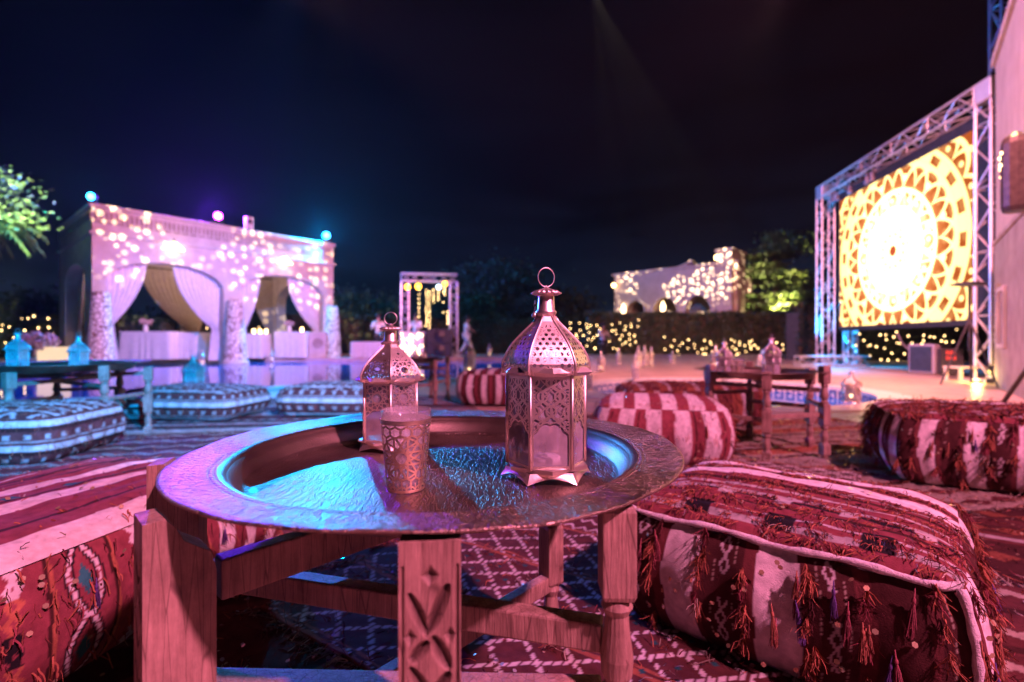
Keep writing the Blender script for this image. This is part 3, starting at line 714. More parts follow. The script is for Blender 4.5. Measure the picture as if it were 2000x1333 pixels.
# low truss lying on the floor
lt = thing('floor_truss', 'short aluminium truss lying on the floor left of the screen, cyan lit', 'truss', (at(1625, 12.2), 12.2, 0), R(2))
truss(lt, 'beam', (-.9, 0, .14), (.9, 0, .14), .22)

# --- house wall on the right
C0 = Vector((7.30, 7.30)); dw = (Vector((6.13, 5.87))-C0).normalized(); rw = math.atan2(dw.y, dw.x)
house = thing('house_wall', 'tall rendered house corner at the right edge with a pierced wall lamp', 'building', (C0.x, C0.y, 0), rw)
LW = 3.6
mb = MB(); mb.box(0, LW, 0, .5, -.1, 4.78); mb.build('wall', M['plaster'], house)
mb = MB(); mb.box(-.04, LW, -.05, .55, 4.784, 4.9); mb.build('parapet', M['plaster'], house, bevel=.01)
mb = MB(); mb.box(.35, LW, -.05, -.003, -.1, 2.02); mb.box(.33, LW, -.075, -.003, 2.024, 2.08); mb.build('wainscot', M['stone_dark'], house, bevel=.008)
mb = MB(); xz_prism(mb, [(2.65, 2.1)]+[(3.0-.35*math.cos(PI*k/16), 2.7+.45*math.sin(PI*k/16)) for k in range(17)]+[(3.35, 2.1)], -.03, -.003); mb.build('niche_panel', M['stone'], house)
wl = thing('pierced_wall_lamp', 'pierced dark metal lamp glowing on the house wall at the right edge', 'wall lamp', (0, 0, 0))
pw = C0 + dw*3.1; nrm = Vector((dw.y, -dw.x)); wl.location = (pw.x+nrm.x*.0+dw.x*0, pw.y, 1.98); wl.rotation_euler = (0, 0, rw)
mb = MB(); mb.lathe([(.10, 0), (.115, .05), (.115, .70), (.10, .76), (.03, .82)], 12, 0, -.16); mb.build('shade', M['dark_metal'], wl)
for a, z, r_ in ((-2.2, .52, .030), (-1.75, .58, .026), (-1.9, .47, .024), (-1.5, .50, .022), (-2.5, .60, .02), (-1.7, .38, .016), (-2.2, .34, .014), (-1.3, .62, .018), (-2.8, .46, .02)):
    mb = MB(); mb.ball((.105*math.cos(a), -.16+.105*math.sin(a), z), r_, 8, 5); mb.build('perforation', M['candle'], wl, True)
mb = MB(); mb.box(-.03, .03, -.1, -.035, .3, .5); mb.build('bracket', M['dark_metal'], wl)
point('wall_lamp_light', (pw.x+nrm.x*.2, pw.y+nrm.y*.2, 2.95), 9, (1, .6, .25), .06)
pu = C0 + dw*.12; point('uplight_warm', (pu.x+nrm.x*.22, pu.y+nrm.y*.22, .12), 24, (1, .62, .16), .05)
t = thing('ground_uplight', 'small round floor uplight glowing against the house corner', 'uplight', (pu.x+nrm.x*.22, pu.y+nrm.y*.22, 0))
mb = MB(); mb.lathe([(.07, .0), (.07, .04), (.05, .05)], 12); mb.build('housing', M['black'], t); mb = MB(); mb.lathe([(.045, .051), (.04, .056)], 12); mb.build('lens', M['candle'], t)
# window frame low on the wall
mb = MB()
for a, b, c, d in ((.95, 1.0, .55, 1.35), (1.5, 1.55, .55, 1.35), (1.0, 1.5, 1.3, 1.35), (1.0, 1.5, .55, .6)): mb.box(a, b, -.09, -.053, c, d)
mb.build('window_frame', M['stone'], house)
mast = thing('lighting_mast', 'tall slim truss mast rising behind the house wall, blue lit', 'mast', (9.36, 9.25, 0))
truss(mast, 'shaft', (0, 0, 0), (0, 0, 8.6), .22, step=.4)
# ================================================================== VEGETATION
def leaves(name, blobs, n, size, mat, parent=None, flat=1.0, clump=60, kind=None):
    """leaf-sized diamonds gathered in clumps inside a set of ellipsoids"""
    vols = np.array([b[1][0]*b[1][1]*b[1][2] for b in blobs]); pr = vols/vols.sum()
    nc = max(8, n//clump); bi = rng.choice(len(blobs), nc, p=pr)
    d = rng.normal(0, 1, (nc, 3)); d /= np.linalg.norm(d, axis=1)[:, None]; rr = rng.uniform(.25, 1.0, (nc, 1))**.5
    cc = np.array([blobs[i][0] for i in bi]) + d*rr*np.array([blobs[i][1] for i in bi])
    cr_ = rng.uniform(.5, 1.3, nc)
    ci = rng.integers(0, nc, n); cs = size*4.2
    p = cc[ci] + rng.normal(0, 1, (n, 3))*cs*cr_[ci][:, None]*np.array([1, 1, .6*flat])
    a = rng.normal(0, 1, (n, 3)); a[:, 2] *= .5; a /= np.linalg.norm(a, axis=1)[:, None]
    b = np.cross(a, rng.normal(0, 1, (n, 3))); b /= np.linalg.norm(b, axis=1)[:, None]+1e-9
    s = size*rng.uniform(.6, 1.3, (n, 1))
    V = np.stack([p-a*s, p+b*s*.5, p+a*s, p-b*s*.5], 1).reshape(-1, 3)
    F = np.arange(4*n).reshape(-1, 4)
    o = np_mesh(name, V, F, mat, parent, smooth=False)
    if kind: o['kind'] = kind
    return o
def tree(lab, x, y, h, w, n=5000, mat='leaf', name='broadleaf_tree', size=.14, group=None, blobs=None, tr=.12):
    t = thing(name, lab, 'tree', (x, y, -.03), random.uniform(0, 6), group)
    mb = MB(); mb.tube([(0, 0, 0), (.1, .05, h*.3), (.02, .1, h*.62)], [tr, tr*.75, tr*.4], 8)
    for k in range(6):
        a = k*1.1; mb.tube([(.06, .05, h*(.25+.05*k)), (w*.2*math.cos(a), w*.2*math.sin(a), h*(.42+.05*k)), (w*.38*math.cos(a), w*.38*math.sin(a), h*(.6+.05*k))], [tr*.45, tr*.3, .02], 5)
    mb.build('trunk', M['bark'], t, True)
    bl = blobs or [((random.uniform(-.25, .25)*w, random.uniform(-.25, .25)*w, h*random.uniform(.45, .82)), (w*random.uniform(.22, .34), w*random.uniform(.22, .34), h*random.uniform(.14, .2))) for _ in range(7)]
    leaves('crown', bl, n, size, M[mat], t); return t
tree('dark round-crowned tree behind the pool, left of the large lantern', at(955, 31), 31, 5.6, 5.6, 9000, size=.16)
tree('low dark tree behind the tall lantern between the round tree and the hall', at(1090, 36), 36, 4.2, 5.5, 5000, size=.17)
tree('dark tree rising just right of the stage truss portal', at(905, 34), 34, 4.6, 4.2, 4000, size=.16)
tree('dark tree behind the right end of the pavilion', at(690, 34), 34, 4.2, 6.2, 5000, size=.16)
tree('dark tree seen through the pavilion arches', at(420, 30), 30, 4.0, 7, 5000, size=.16)
tree('large dark tree behind the floor truss and left truss upright', at(1600, 33), 33, 5.6, 6.0, 8000, size=.16)
tree('dark tree at the far left behind the flower urn', at(75, 24), 24, 3.2, 6.0, 4000, size=.15)
# layered cedar with lamps shining up through it
cedar = thing('layered_cedar', 'tall cedar with flat layered branches lit pale green behind the hall tower', 'tree', (at(1512, 27), 27, -.03))
mb = MB(); mb.tube([(0, 0, 0), (.1, 0, 3), (0, .1, 6.6)], [.22, .15, .03], 8); mb.build('trunk', M['bark'], cedar, True)
bl = []
for k in range(8):
    z = 2.6 + k*.55; w = 2.1 - .16*k + random.uniform(-.3, .3); sx = random.uniform(-.5, .5)
    bl += [((sx, 0, z), (w*.9, w*.7, .16)), ((sx+w*.5, -.3, z+.15), (w*.4, .5, .14))]
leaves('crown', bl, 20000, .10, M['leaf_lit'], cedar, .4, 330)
spot('cedar_uplight', (at(1530, 25.2), 25.0, 1.0), (at(1518, 27), 27, 6.2), 6500, (1.0, .80, .30), 50, .7, .05)
spot('cedar_uplight_left', (at(1440, 25.5), 25.2, 1.0), (at(1470, 27), 27, 4.4), 2200, (.9, .9, .4), 30, .7, .05)
# green lit tree at the left edge
palm = thing('palm_tree', 'green floodlit tree with drooping fronds at the left edge of the pool', 'tree', (-14.9, 13.4, 0))
mb = MB(); mb.tube([(0, 0, 0), (.08, 0, 2.2), (.05, 0, 4.2)], [.2, .15, .13], 10); mb.build('trunk', M['bark'], palm, True)
for k in range(26):
    a = 2*PI*k/26*2.4 + random.uniform(-.2, .2); up = random.uniform(-.2, 1.2); L = random.uniform(1.0, 1.5); V = []; F = []; n = 16
    for j in range(n):
        q = j/(n-1); rr_ = L*q*math.cos(up*.7); zz = 4.2 + L*q*math.sin(up)*.75 - 1.25*q*q*L*.5
        for sd in (-1, 1):
            for w in range(3):
                q2 = q + w*.02; l = .34*math.sin(PI*min(1, q+.12))+.04
                bx = (rr_*math.cos(a), rr_*math.sin(a), zz); tx = (bx[0]-sd*math.sin(a)*l+math.cos(a)*.12, bx[1]+sd*math.cos(a)*l+math.sin(a)*.12, zz-.16-.05*w)
                i = len(V); V += [bx, (bx[0]+math.cos(a)*.05, bx[1]+math.sin(a)*.05, zz), tx, (tx[0]*.5+bx[0]*.5, tx[1]*.5+bx[1]*.5, tx[2]*.5+zz*.5+.02)]
                F.append((i, i+1, i+2, i+3))
    mb = MB(); mb.add(V, F); mb.tube([(L*q*math.cos(up*.7)*math.cos(a), L*q*math.cos(up*.7)*math.sin(a), 4.2+L*q*math.sin(up)*.75-1.25*q*q*L*.5) for q in np.linspace(0, 1, 7)], .012, 4)
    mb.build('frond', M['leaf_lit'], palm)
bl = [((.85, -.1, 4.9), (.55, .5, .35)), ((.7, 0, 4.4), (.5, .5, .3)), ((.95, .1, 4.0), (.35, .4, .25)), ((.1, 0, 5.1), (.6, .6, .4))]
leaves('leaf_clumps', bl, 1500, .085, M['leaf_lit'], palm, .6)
spot('palm_uplight', (-12.6, 11.8, .15), (-13.8, 13.3, 4.9), 9500, (.80, 1.0, .62), 34, .6, .05)
# clipped dark hedges behind the pool
def hedge(lab, x0, x1, y, h, d=1.0, n=9000, ry=0.0, size=.09):
    t = thing('hedge', lab, 'hedge', ((x0+x1)/2, y, -.03), ry); w = x1-x0
    mb = MB(); mb.box(-w/2+.1, w/2-.1, -d/2+.12, d/2-.12, 0, h-.12); mb.build('twig_core', M['bark'], t)
    p = rng.uniform(-1, 1, (n, 3)); f = rng.integers(0, 3, n); s = np.sign(p)
    p[f == 0, 1] = s[f == 0, 1]; p[f == 1, 2] = 1; p[f == 2, 1] = -1
    p = p*np.array([w/2, d/2, h/2]) + np.array([0, 0, h/2]) + rng.normal(0, .05, (n, 3)); p[:, 2] += .05*np.sin(p[:, 0]*2.1)
    a = rng.normal(0, 1, (n, 3)); a /= np.linalg.norm(a, axis=1)[:, None]; b = np.cross(a, rng.normal(0, 1, (n, 3))); b /= np.linalg.norm(b, axis=1)[:, None]
    sz = size*rng.uniform(.6, 1.2, (n, 1)); V = np.stack([p-a*sz, p+b*sz*.5, p+a*sz, p-b*sz*.5], 1).reshape(-1, 3)
    np_mesh('foliage', V, np.arange(4*n).reshape(-1, 4), M['leaf'], t, smooth=False); return t
hedge('long clipped dark hedge across the foot of the arcaded hall', 3.6, 15.5, 23.6, 1.95, 1.1, 16000)
hedge('clipped dark hedge behind the truss portal and the walking person', -8.5, 3.4, 25.2, 1.7, 1.1, 14000)
hedge('dark hedge beneath and behind the video screen', 9.3, 19.5, 16.2, 1.75, 1.0, 12000)
hedge('dark hedge behind the pavilion', -22, -8.8, 25.4, 1.9, 1.1, 12000)
hedge('dark hedge along the left pool bank behind the flower urn', -24, -13.4, 19.0, 1.5, 1.0, 9000)

# ================================================================== STRING LIGHTS
bulb_me = None
def light_string(lab, pts, name='string_lights', mat='bulb', r=.026, poles=True):
    global bulb_me
    t = thing(name, lab, 'string lights', pts[0][0] if isinstance(pts[0][0], tuple) else (0, 0, 0))
    base = Vector(t.location); mb = MB()
    ms = {}
    for strand in pts:
        mb.tube([Vector(p)-base for p in strand], .006, 4)
        for p in strand:
            key = mat
            if key not in ms:
                b = MB(); b.ball((0, 0, 0), 1, 8, 6); ms[key] = b.mesh('bulb', M[mat], True)
            o = link('bulb', ms[key], t); q = Vector(p)-base; o.location = (q.x, q.y, q.z-.02); o.scale = (r*random.uniform(.8, 1.15),)*3
    mb.build('cable', M['wire'], t); return t
def strands(px0, px1, py0, py1, y, ns, nb, sag=8, jit=5):
    out = []
    for k in range(ns):
        py = py0+(py1-py0)*(k+.5)/ns; st = []
        for i in range(nb):
            q = (i+.5)/nb; px = px0+(px1-px0)*q+random.uniform(-jit, jit)*1.2; p_ = py+sag*4*(q-.5)**2*-1+sag*.5+random.uniform(-jit, jit)
            st.append((at(px, y), y+random.uniform(-.25, .25), hz(p_, y)))
        out.append(st)
    return out
light_string('dense cluster of warm bulbs strung on the hedge right of the large lantern', strands(1112, 1250, 626, 680, 22.6, 5, 11))
light_string('warm bulbs strung low on the hedge below the arcaded hall', strands(1298, 1470, 660, 693, 22.4, 3, 13))
light_string('sparse warm bulbs on the hedge left of the screen truss', strands(1425, 1610, 662, 694, 21.5, 3, 8))
light_string('warm bulbs hanging beneath the video screen', strands(1648, 1872, 642, 700, 15.3, 4, 13, 10, 7), r=.02)
light_string('warm bulbs strung over the far left hedge', strands(-70, 130, 610, 684, 18.3, 4, 9, 10, 8))
light_string('warm bulbs seen through the pavilion arches', strands(236, 575, 632, 655, 24.6, 2, 13, 6, 6))

# ================================================================== STAGE PORTAL, BOOTH, PEOPLE
yp = 19.6
portal = thing('stage_portal', 'pink-lit square truss portal behind the pool hung with amber bulbs', 'truss frame', (at(839, yp), yp, 0), R(10))
wd = .5*(893-785)/FPX*yp
for sx in (-1, 1):
    truss(portal, 'upright', (sx*(wd-.15), 0, .02), (sx*(wd-.15), 0, 3.0), .30, cr=.03, dr=.016)
    mb = MB(); mb.box(sx*(wd-.15)-.3, sx*(wd-.15)+.3, -.3, .3, .0, .02); mb.build('base_plate', M['steel'], portal)
truss(portal, 'crossbeam', (-wd, 0, 3.2), (wd, 0, 3.2), .30, cr=.03, dr=.016)
st = []
for px, n, y0, y1 in ((818, 7, 566, 618), (833, 12, 566, 636), (839, 12, 570, 640), (847, 5, 566, 590), (856, 6, 560, 585), (866, 3, 570, 610), (875, 7, 608, 632), (868, 5, 560, 575)):
    st.append([(at(px+random.uniform(-1, 1), yp-.3), yp-.3, hz(y0+(y1-y0)*i/(n-1), yp-.3)) for i in range(n)])
light_string('curtain of small warm bulbs dangling inside the truss portal', st, 'hanging_bulb_curtain', 'bulb', .022)
for px, py, m_, r_, lab in ((796, 561, 'bulb_amber', .11, 'leftmost amber globe lamp under the portal beam'), (817, 560, 'bulb_amber', .12, 'second amber globe lamp under the portal beam'), (857, 561, 'lens_white', .10, 'cold white globe lamp under the portal beam'), (869, 555, 'bulb_amber', .10, 'rightmost amber globe lamp under the portal beam')):
    t = thing('globe_lamp', lab, 'lamp', (at(px, yp-.28), yp-.28, hz(py, yp-.28)), 0, 'globe lamps under the portal beam')
    mb = MB(); mb.ball((0, 0, 0), r_, 12, 8); mb.build('globe', M[m_], t, True); mb = MB(); mb.tube([(0, 0, r_*.9), (0, 0, r_+.14)], .025, 8); mb.build('socket', M['black'], t)
# booth
bt = thing('net_light_booth', 'small bar booth wrapped in a net of warm lights before the portal', 'booth', (at(806, 19.0), 19.0, 0), R(4))
mb = MB(); mb.box(-.46, .46, -.3, .3, .0, .96); mb.build('counter', M['cloth'], bt, bevel=.01); mb = MB(); mb.box(-.52, .52, -.36, .36, .963, 1.0); mb.build('countertop', M['cloth'], bt)
b_ = MB(); b_.ball((0, 0, 0), 1, 8, 6); bm_ = b_.mesh('bulb', M['bulb'], True)
for k in range(36):
    o = link('bulb', bm_, bt); o.location = (random.uniform(-.44, .44), -.33, random.uniform(.08, .93)); o.scale = (.028,)*3
bar_table('low white draped desk at the pool edge left of the booth', at(722, 19.0), 19.0, 1.25, .60, M['cloth'])
sub = thing('black_speaker', 'black box loudspeaker stack inside the truss portal', 'speaker', (at(858, 19.2), 19.2, 0), R(8))
for z0, z1 in ((.0, .55), (.555, 1.12)):
    mb = MB(); mb.box(-.52, .5, -.35, .35, z0, z1); mb.build('cabinet', M['black'], sub, bevel=.02)
    mb = MB(); mb.lathe([(.22, -.01), (.22, .0), (.05, .05)], 20); mb.build('cone', M['dark_metal'], sub, loc=(0, -.352, (z0+z1)/2), rot=(R(90), 0, 0))
def figure(lab, loc, rz, pose, shirt, pants, cat='person'):
    t = thing('person', lab, cat, loc, rz)
    def skin(name, pts, mat, parent):
        me = bpy.data.meshes.new(name); idx = {k: i for i, k in enumerate(pts)}
        ed = [(idx[k], idx[v[2]]) for k, v in pts.items() if v[2]]
        me.from_pydata([v[0] for v in pts.values()], ed, []); me.materials.append(mat)
        o = link(name, me, parent); s = o.modifiers.new('skin', 'SKIN'); s.use_smooth_shade = True
        for i, v in enumerate(pts.values()):
            me.skin_vertices[0].data[i].radius = (v[1], v[1]*.85); me.skin_vertices[0].data[i].use_root = i == 0
        q = o.modifiers.new('smooth', 'SUBSURF'); q.levels = 1; q.render_levels = 1; return o
    J = pose
    body = {'pelvis': (J['pelvis'], .12, None), 'waist': (J['waist'], .105, 'pelvis'), 'chest': (J['chest'], .14, 'waist'), 'neck': (J['neck'], .05, 'chest'), 'chin': (J['chin'], .075, 'neck'), 'head': (J['head'], .098, 'chin'), 'crown': (J['crown'], .07, 'head')}
    for s in 'lr':
        body.update({s+'sh': (J[s+'sh'], .06, 'chest'), s+'el': (J[s+'el'], .042, s+'sh'), s+'wr': (J[s+'wr'], .028, s+'el'), s+'ha': (J[s+'ha'], .034, s+'wr'),
                     s+'hip': (J[s+'hip'], .09, 'pelvis'), s+'kn': (J[s+'kn'], .055, s+'hip'), s+'an': (J[s+'an'], .036, s+'kn'), s+'to': (J[s+'to'], .034, s+'an')})
    b = skin('body', body, M['skin'], t)
    sh = {k: (v[0], v[1]*1.22+.006, v[2]) for k, v in body.items() if k in ('pelvis', 'waist', 'chest', 'lsh', 'rsh', 'lel', 'rel')}
    sh['hem'] = ((J['pelvis'][0], J['pelvis'][1], J['pelvis'][2]-.12), .165, 'pelvis'); skin('shirt', sh, shirt, t)
    pn = {k: (v[0], v[1]*1.28+.008, v[2]) for k, v in body.items() if k in ('pelvis', 'lhip', 'rhip', 'lkn', 'rkn', 'lan', 'ran')}
    skin('trousers', pn, pants, t)
    mb = MB(); h = J['head']; mb.ball((h[0], h[1]+.02, h[2]+.035), .118, 12, 8, .95); mb.build('hair', M['hair'], t, True)
    mb = MB(); mb.ball((h[0], h[1]-.105, h[2]-.02), .018, 6, 4, 1.4); mb.build('nose', M['skin'], t, True)
    return t
walk = dict(pelvis=(0, 0, .95), waist=(.0, 0, 1.1), chest=(.0, -.03, 1.32), neck=(0, -.04, 1.48), chin=(0, -.06, 1.55), head=(0, -.06, 1.63), crown=(0, -.05, 1.71),
            lsh=(.19, -.02, 1.40), lel=(.25, .10, 1.14), lwr=(.27, .02, .92), lha=(.27, -.04, .84), rsh=(-.19, -.03, 1.40), rel=(-.26, -.22, 1.2), rwr=(-.24, -.42, 1.06), rha=(-.24, -.5, 1.03),
            lhip=(.09, 0, .9), lkn=(.10, .06, .5), lan=(.11, .34, .12), lto=(.11, .24, .03), rhip=(-.09, 0, .9), rkn=(-.10, -.22, .5), ran=(-.11, -.36, .08), rto=(-.12, -.5, .04))
figure('person in white walking right past the truss portal with one arm forward', (at(911, 21.6), 21.6, 0), R(78), walk, M['white_shirt'], M['white_shirt'])
stand = dict(walk); stand.update(lkn=(.1, -.02, .5), lan=(.1, 0, .08), lto=(.11, -.14, .03), rkn=(-.1, -.02, .5), ran=(-.1, 0, .08), rto=(-.11, -.14, .03), lel=(.27, -.1, 1.15), lwr=(.2, -.33, 1.1), lha=(.17, -.4, 1.1), rel=(-.27, -.1, 1.15), rwr=(-.2, -.33, 1.1), rha=(-.17, -.4, 1.1))
figure('bartender with pink-lit shirt standing behind the net light booth', (at(815, 19.7), 19.55, .0), R(-20), stand, M['white_shirt'], M['black'])
figure('person in a pale top standing behind the low white desk', (at(739, 19.9), 19.9, .0), R(10), stand, M['white_shirt'], M['black'])
figure('small pale figure standing before the hedge among the dense cluster of bulbs', (at(1177, 21.8), 21.8, -.3), R(30), stand, M['white_shirt'], M['black'])

# far left bank: flower urn and glowing lamps
t = vase_of_flowers('big urn of pale pink blossoms on the left pool bank', (at(72, 11.9), 11.9, .22), .42, 1.0)
for px, w, h, lab in ((92, .26, .42, 'smaller glowing square lamp on the left pool bank'), (113, .36, .5, 'larger glowing square lamp on the left pool bank, right of the smaller one')):
    t = thing('glowing_lamp', lab, 'lamp', (at(px, 11.7), 11.7, 0), R(12)); mb = MB(); mb.box(-w/2, w/2, -w/2, w/2, .03, h); mb.build('shade', M['glow_cube'], t, bevel=.02); mb = MB(); mb.box(-w/2-.01, w/2+.01, -w/2-.01, w/2+.01, 0, .028); mb.build('base', M['stone'], t)
t = thing('stone_planter', 'pale stone planter block under the pink blossoms on the left bank', 'planter', (at(72, 11.9), 11.9, 0)); mb = MB(); mb.box(-.35, .35, -.3, .3, 0, .2); mb.build('block', M['stone'], t, bevel=.02)
# technical corner under the screen
t = thing('subwoofer', 'grey subwoofer box on the terrace below the right half of the screen', 'speaker', (at(1815, 9.4), 9.4, 0), R(-80))
mb = MB(); mb.box(-.25, .25, -.2, .2, .02, .58); mb.build('cabinet', M['speaker'], t, bevel=.012); mb = MB(); mb.box(-.21, .21, -.215, -.203, .06, .54); mb.build('grille', M['black'], t)
t = thing('dimmer_rack', 'black equipment rack with red digits beside the grey subwoofer', 'equipment rack', (at(1853, 9.0), 9.0, 0), R(-30))
mb = MB(); mb.box(-.16, .16, -.2, .2, .02, .5); mb.build('case', M['black'], t, bevel=.008)
mb = MB()
for z in (.4, .3):
    for k in range(3):
        x = -.08+k*.05; mb.box(x, x+.03, -.208, -.202, z, z+.006); mb.box(x, x+.03, -.208, -.202, z+.05, z+.056); mb.box(x, x+.006, -.208, -.202, z+.006, z+.05); mb.box(x+.024, x+.03, -.208, -.202, z+.006, z+.05)
mb.build('red_digits', M['red_led'], t)
t = thing('low_bench', 'low white slatted stand at the foot of the house corner', 'bench', (at(1888, 7.9), 7.9, 0), R(10))
mb = MB(); mb.box(-.3, .3, -.14, .14, .2, .23); mb.build('top', M['stone'], t); 
for x in (-.27, .27):
    for y in (-.11, .11): mb = MB(); mb.box(x-.02, x+.02, y-.02, y+.02, 0, .199); mb.build('leg', M['stone'], t)
t = thing('moving_head', 'black moving head stage lamp on the floor by the right truss upright', 'stage lamp', (at(1922, 7.4), 7.15, 0), R(30))
mb = MB(); mb.box(-.13, .13, -.13, .13, 0, .08); mb.build('base', M['black'], t, bevel=.01); mb = MB(); mb.tube([(-.12, 0, .08), (-.12, 0, .24)], .02, 6); mb.tube([(.12, 0, .08), (.12, 0, .24)], .02, 6); mb.build('yoke', M['black'], t); mb = MB(); mb.lathe([(.05, -.13), (.09, -.08), (.09, .1), (.07, .12)], 14); mb.build('head', M['black'], t, loc=(0, 0, .22), rot=(R(70), 0, 0))
t = thing('tripod_stand', 'black tripod stand with a laptop shelf before the right truss upright', 'stand', (at(1893, 6.9), 6.9, 0), R(20))
mb = MB(); mb.tube([(0, 0, .5), (0, 0, 1.42)], .018, 8); mb.build('pole', M['black'], t)
for k in range(3):
    a = 2*PI*k/3+.4; mb = MB(); mb.tube([(0, 0, .95), (.34*math.cos(a), .34*math.sin(a), .01)], .013, 6); mb.build('leg', M['black'], t)
mb = MB(); mb.box(-.2, .2, -.13, .13, 1.43, 1.46); mb.build('shelf', M['black'], t, bevel=.006)
mb = MB(); mb.bar((-.15, .0, 1.47), (.15, 0, 1.47), .2, .012); mb.build('laptop_base', M['dark_metal'], t)
def wand(lab, a, b, r):
    t = thing('slanted_pole', lab, 'pole', a); d = Vector(b)-Vector(a); mb = MB(); mb.tube([(0, 0, 0), tuple(d*.97)], r, 8); mb.build('tube', M['dark_metal'], t); mb = MB(); mb.ball((0, 0, 0), r*1.6, 8, 5); mb.build('foot', M['black'], t)
wand('dark slanted pole leaning off the right edge beyond the fringed pouffe', (at(1938, 3.9), 3.9, .02), (at(2040, 4.3), 4.3, .62), .017)
t = thing('power_cable', 'black cable drooping from the screen to the grey subwoofer', 'cable', (at(1750, 10), 10, 0)); mb = MB(); mb.tube([(-.05, -.1, hz(652, 10)), (.05, -.1, hz(672, 10)), (.25, -.15, hz(692, 10)), (.42, -.3, hz(702, 10))], .012, 6); mb.build('cable', M['speaker'], t)
# ================================================================== TEXTILES
WH = np.array((.72, .66, .62)); RED = np.array((.22, .052, .060)); RUST = np.array((.40, .135, .075)); DK = np.array((.055, .018, .016)); BRN = np.array((.12, .034, .032)); TEAL = np.array((.03, .16, .16)); BLK = np.array((.015, .012, .014)); CREAM = np.array((.62, .50, .38))
def vnoise(x, y, s=1.0, seed=0):
    return (np.sin(x*s*1.7+seed)*np.cos(y*s*1.3-seed*2) + .6*np.sin(x*s*3.9+y*s*2.7+seed*3) + .4*np.cos(x*s*7.7-y*s*6.1+seed))/2
def hsh(i, seed=0):
    i = np.asarray(i); return np.modf(np.abs(np.sin(i*12.9898+seed*78.233)*43758.5453))[0]
def paint(base, mask, c): base[mask] = c
def tri(x): return np.abs(np.mod(x, 2)-1)          # 1 at even, 0 at odd
def weave_rug(u, v, kind, seed=0):
    """colour of a flat-woven rug, u across, v along, in metres"""
    u = u + .004*vnoise(u, v, 9, seed); v = v + .004*vnoise(v, u, 8, seed+1)
    col = np.empty(u.shape+(3,)); col[:] = BRN
    if kind == 'lattice':
        col[:] = DK*1.1 + .3*BRN
        b = np.floor(v/.26).astype(int); f = np.mod(v, .26)/.26; h = hsh(b, seed)
        P = .11
        z = np.abs(tri(u/P*2)-np.mod(v, .26)/.13+.5) 
        l1 = np.abs(np.mod(u+v*1.2, P)-P/2); l2 = np.abs(np.mod(u-v*1.2, P)-P/2)
        fine = (np.mod(u*130, 2) < 1.3)
        lat = ((l1 < .0085) | (l2 < .0085)) & fine & (h > .16)
        paint(col, lat, WH*.9)
        dbl = ((np.abs(l1-.018) < .003) | (np.abs(l2-.018) < .003)) & (h > .7); paint(col, dbl, WH*.75)
        zz2 = np.abs(np.mod(v, .065)-.02-.028*tri(u/.022)); key = (h <= .16) & (zz2 < .006) | ((h > .45) & (h < .6) & (zz2 < .007) & fine); paint(col, key, WH*.8)
        paint(col, (f < .05) | (np.abs(f-.09) < .012), RUST*.8); paint(col, (l1 > .047) & (l2 > .047) & (h > .35), TEAL*.6)
    elif kind == 'stripes':
        b = np.floor(v/.055).astype(int); f = np.mod(v, .055)/.055; h = hsh(b, seed)
        col[:] = RED
        paint(col, h > .52, WH*.8); paint(col, h > .72, BRN); paint(col, h > .84, CREAM*.7)
        paint(col, (h < .18), DK)
        paint(col, (h > .18) & (h < .34) & (np.abs(f-.5) < .35*tri(u/.045)), WH*.8)
        paint(col, (h > .34) & (h < .42) & (np.mod(u, .04) < .02), TEAL)
        paint(col, np.abs(f) < .1, DK)
    elif kind == 'fringe':
        col[:] = DK*1.2; b = np.floor(v/.09).astype(int); h = hsh(b, seed); f = np.mod(v, .09)/.09
        paint(col, h > .6, BRN); paint(col, (h > .82) & (np.abs(f-.5) < .18), WH*.55); paint(col, (h < .2) & (np.abs(f-.5) < .4*tri(u/.05)), RUST*.6)
    elif kind == 'gold':
        col[:] = CREAM*.55; b = np.floor(v/.13).astype(int); h = hsh(b, seed); f = np.mod(v, .13)/.13
        paint(col, h > .6, RUST*.9); paint(col, (h < .3) & (np.abs(f-.5) < .12), DK); paint(col, (h > .3) & (h < .5) & (np.abs(f-.5) < .3*tri(u/.07)), BRN)
    elif kind == 'kilim':
        col[:] = RED*.9; b = np.floor(v/.17).astype(int); h = hsh(b, seed); f = np.mod(v, .17)/.17
        zz = np.abs(f-.5-.3*(tri(u/.08)-.5)); paint(col, zz < .11, WH*.75); paint(col, zz < .05, TEAL*.8)
        paint(col, h > .6, BRN); paint(col, (h > .6) & (zz < .09), CREAM*.7); paint(col, (f < .08) | (f > .92), DK)
    col *= .80*(1+.22*vnoise(u, v, 14, seed)[..., None]+.12*vnoise(v, u, 3.1, seed+3)[..., None]); return np.clip(col, .004, 1)

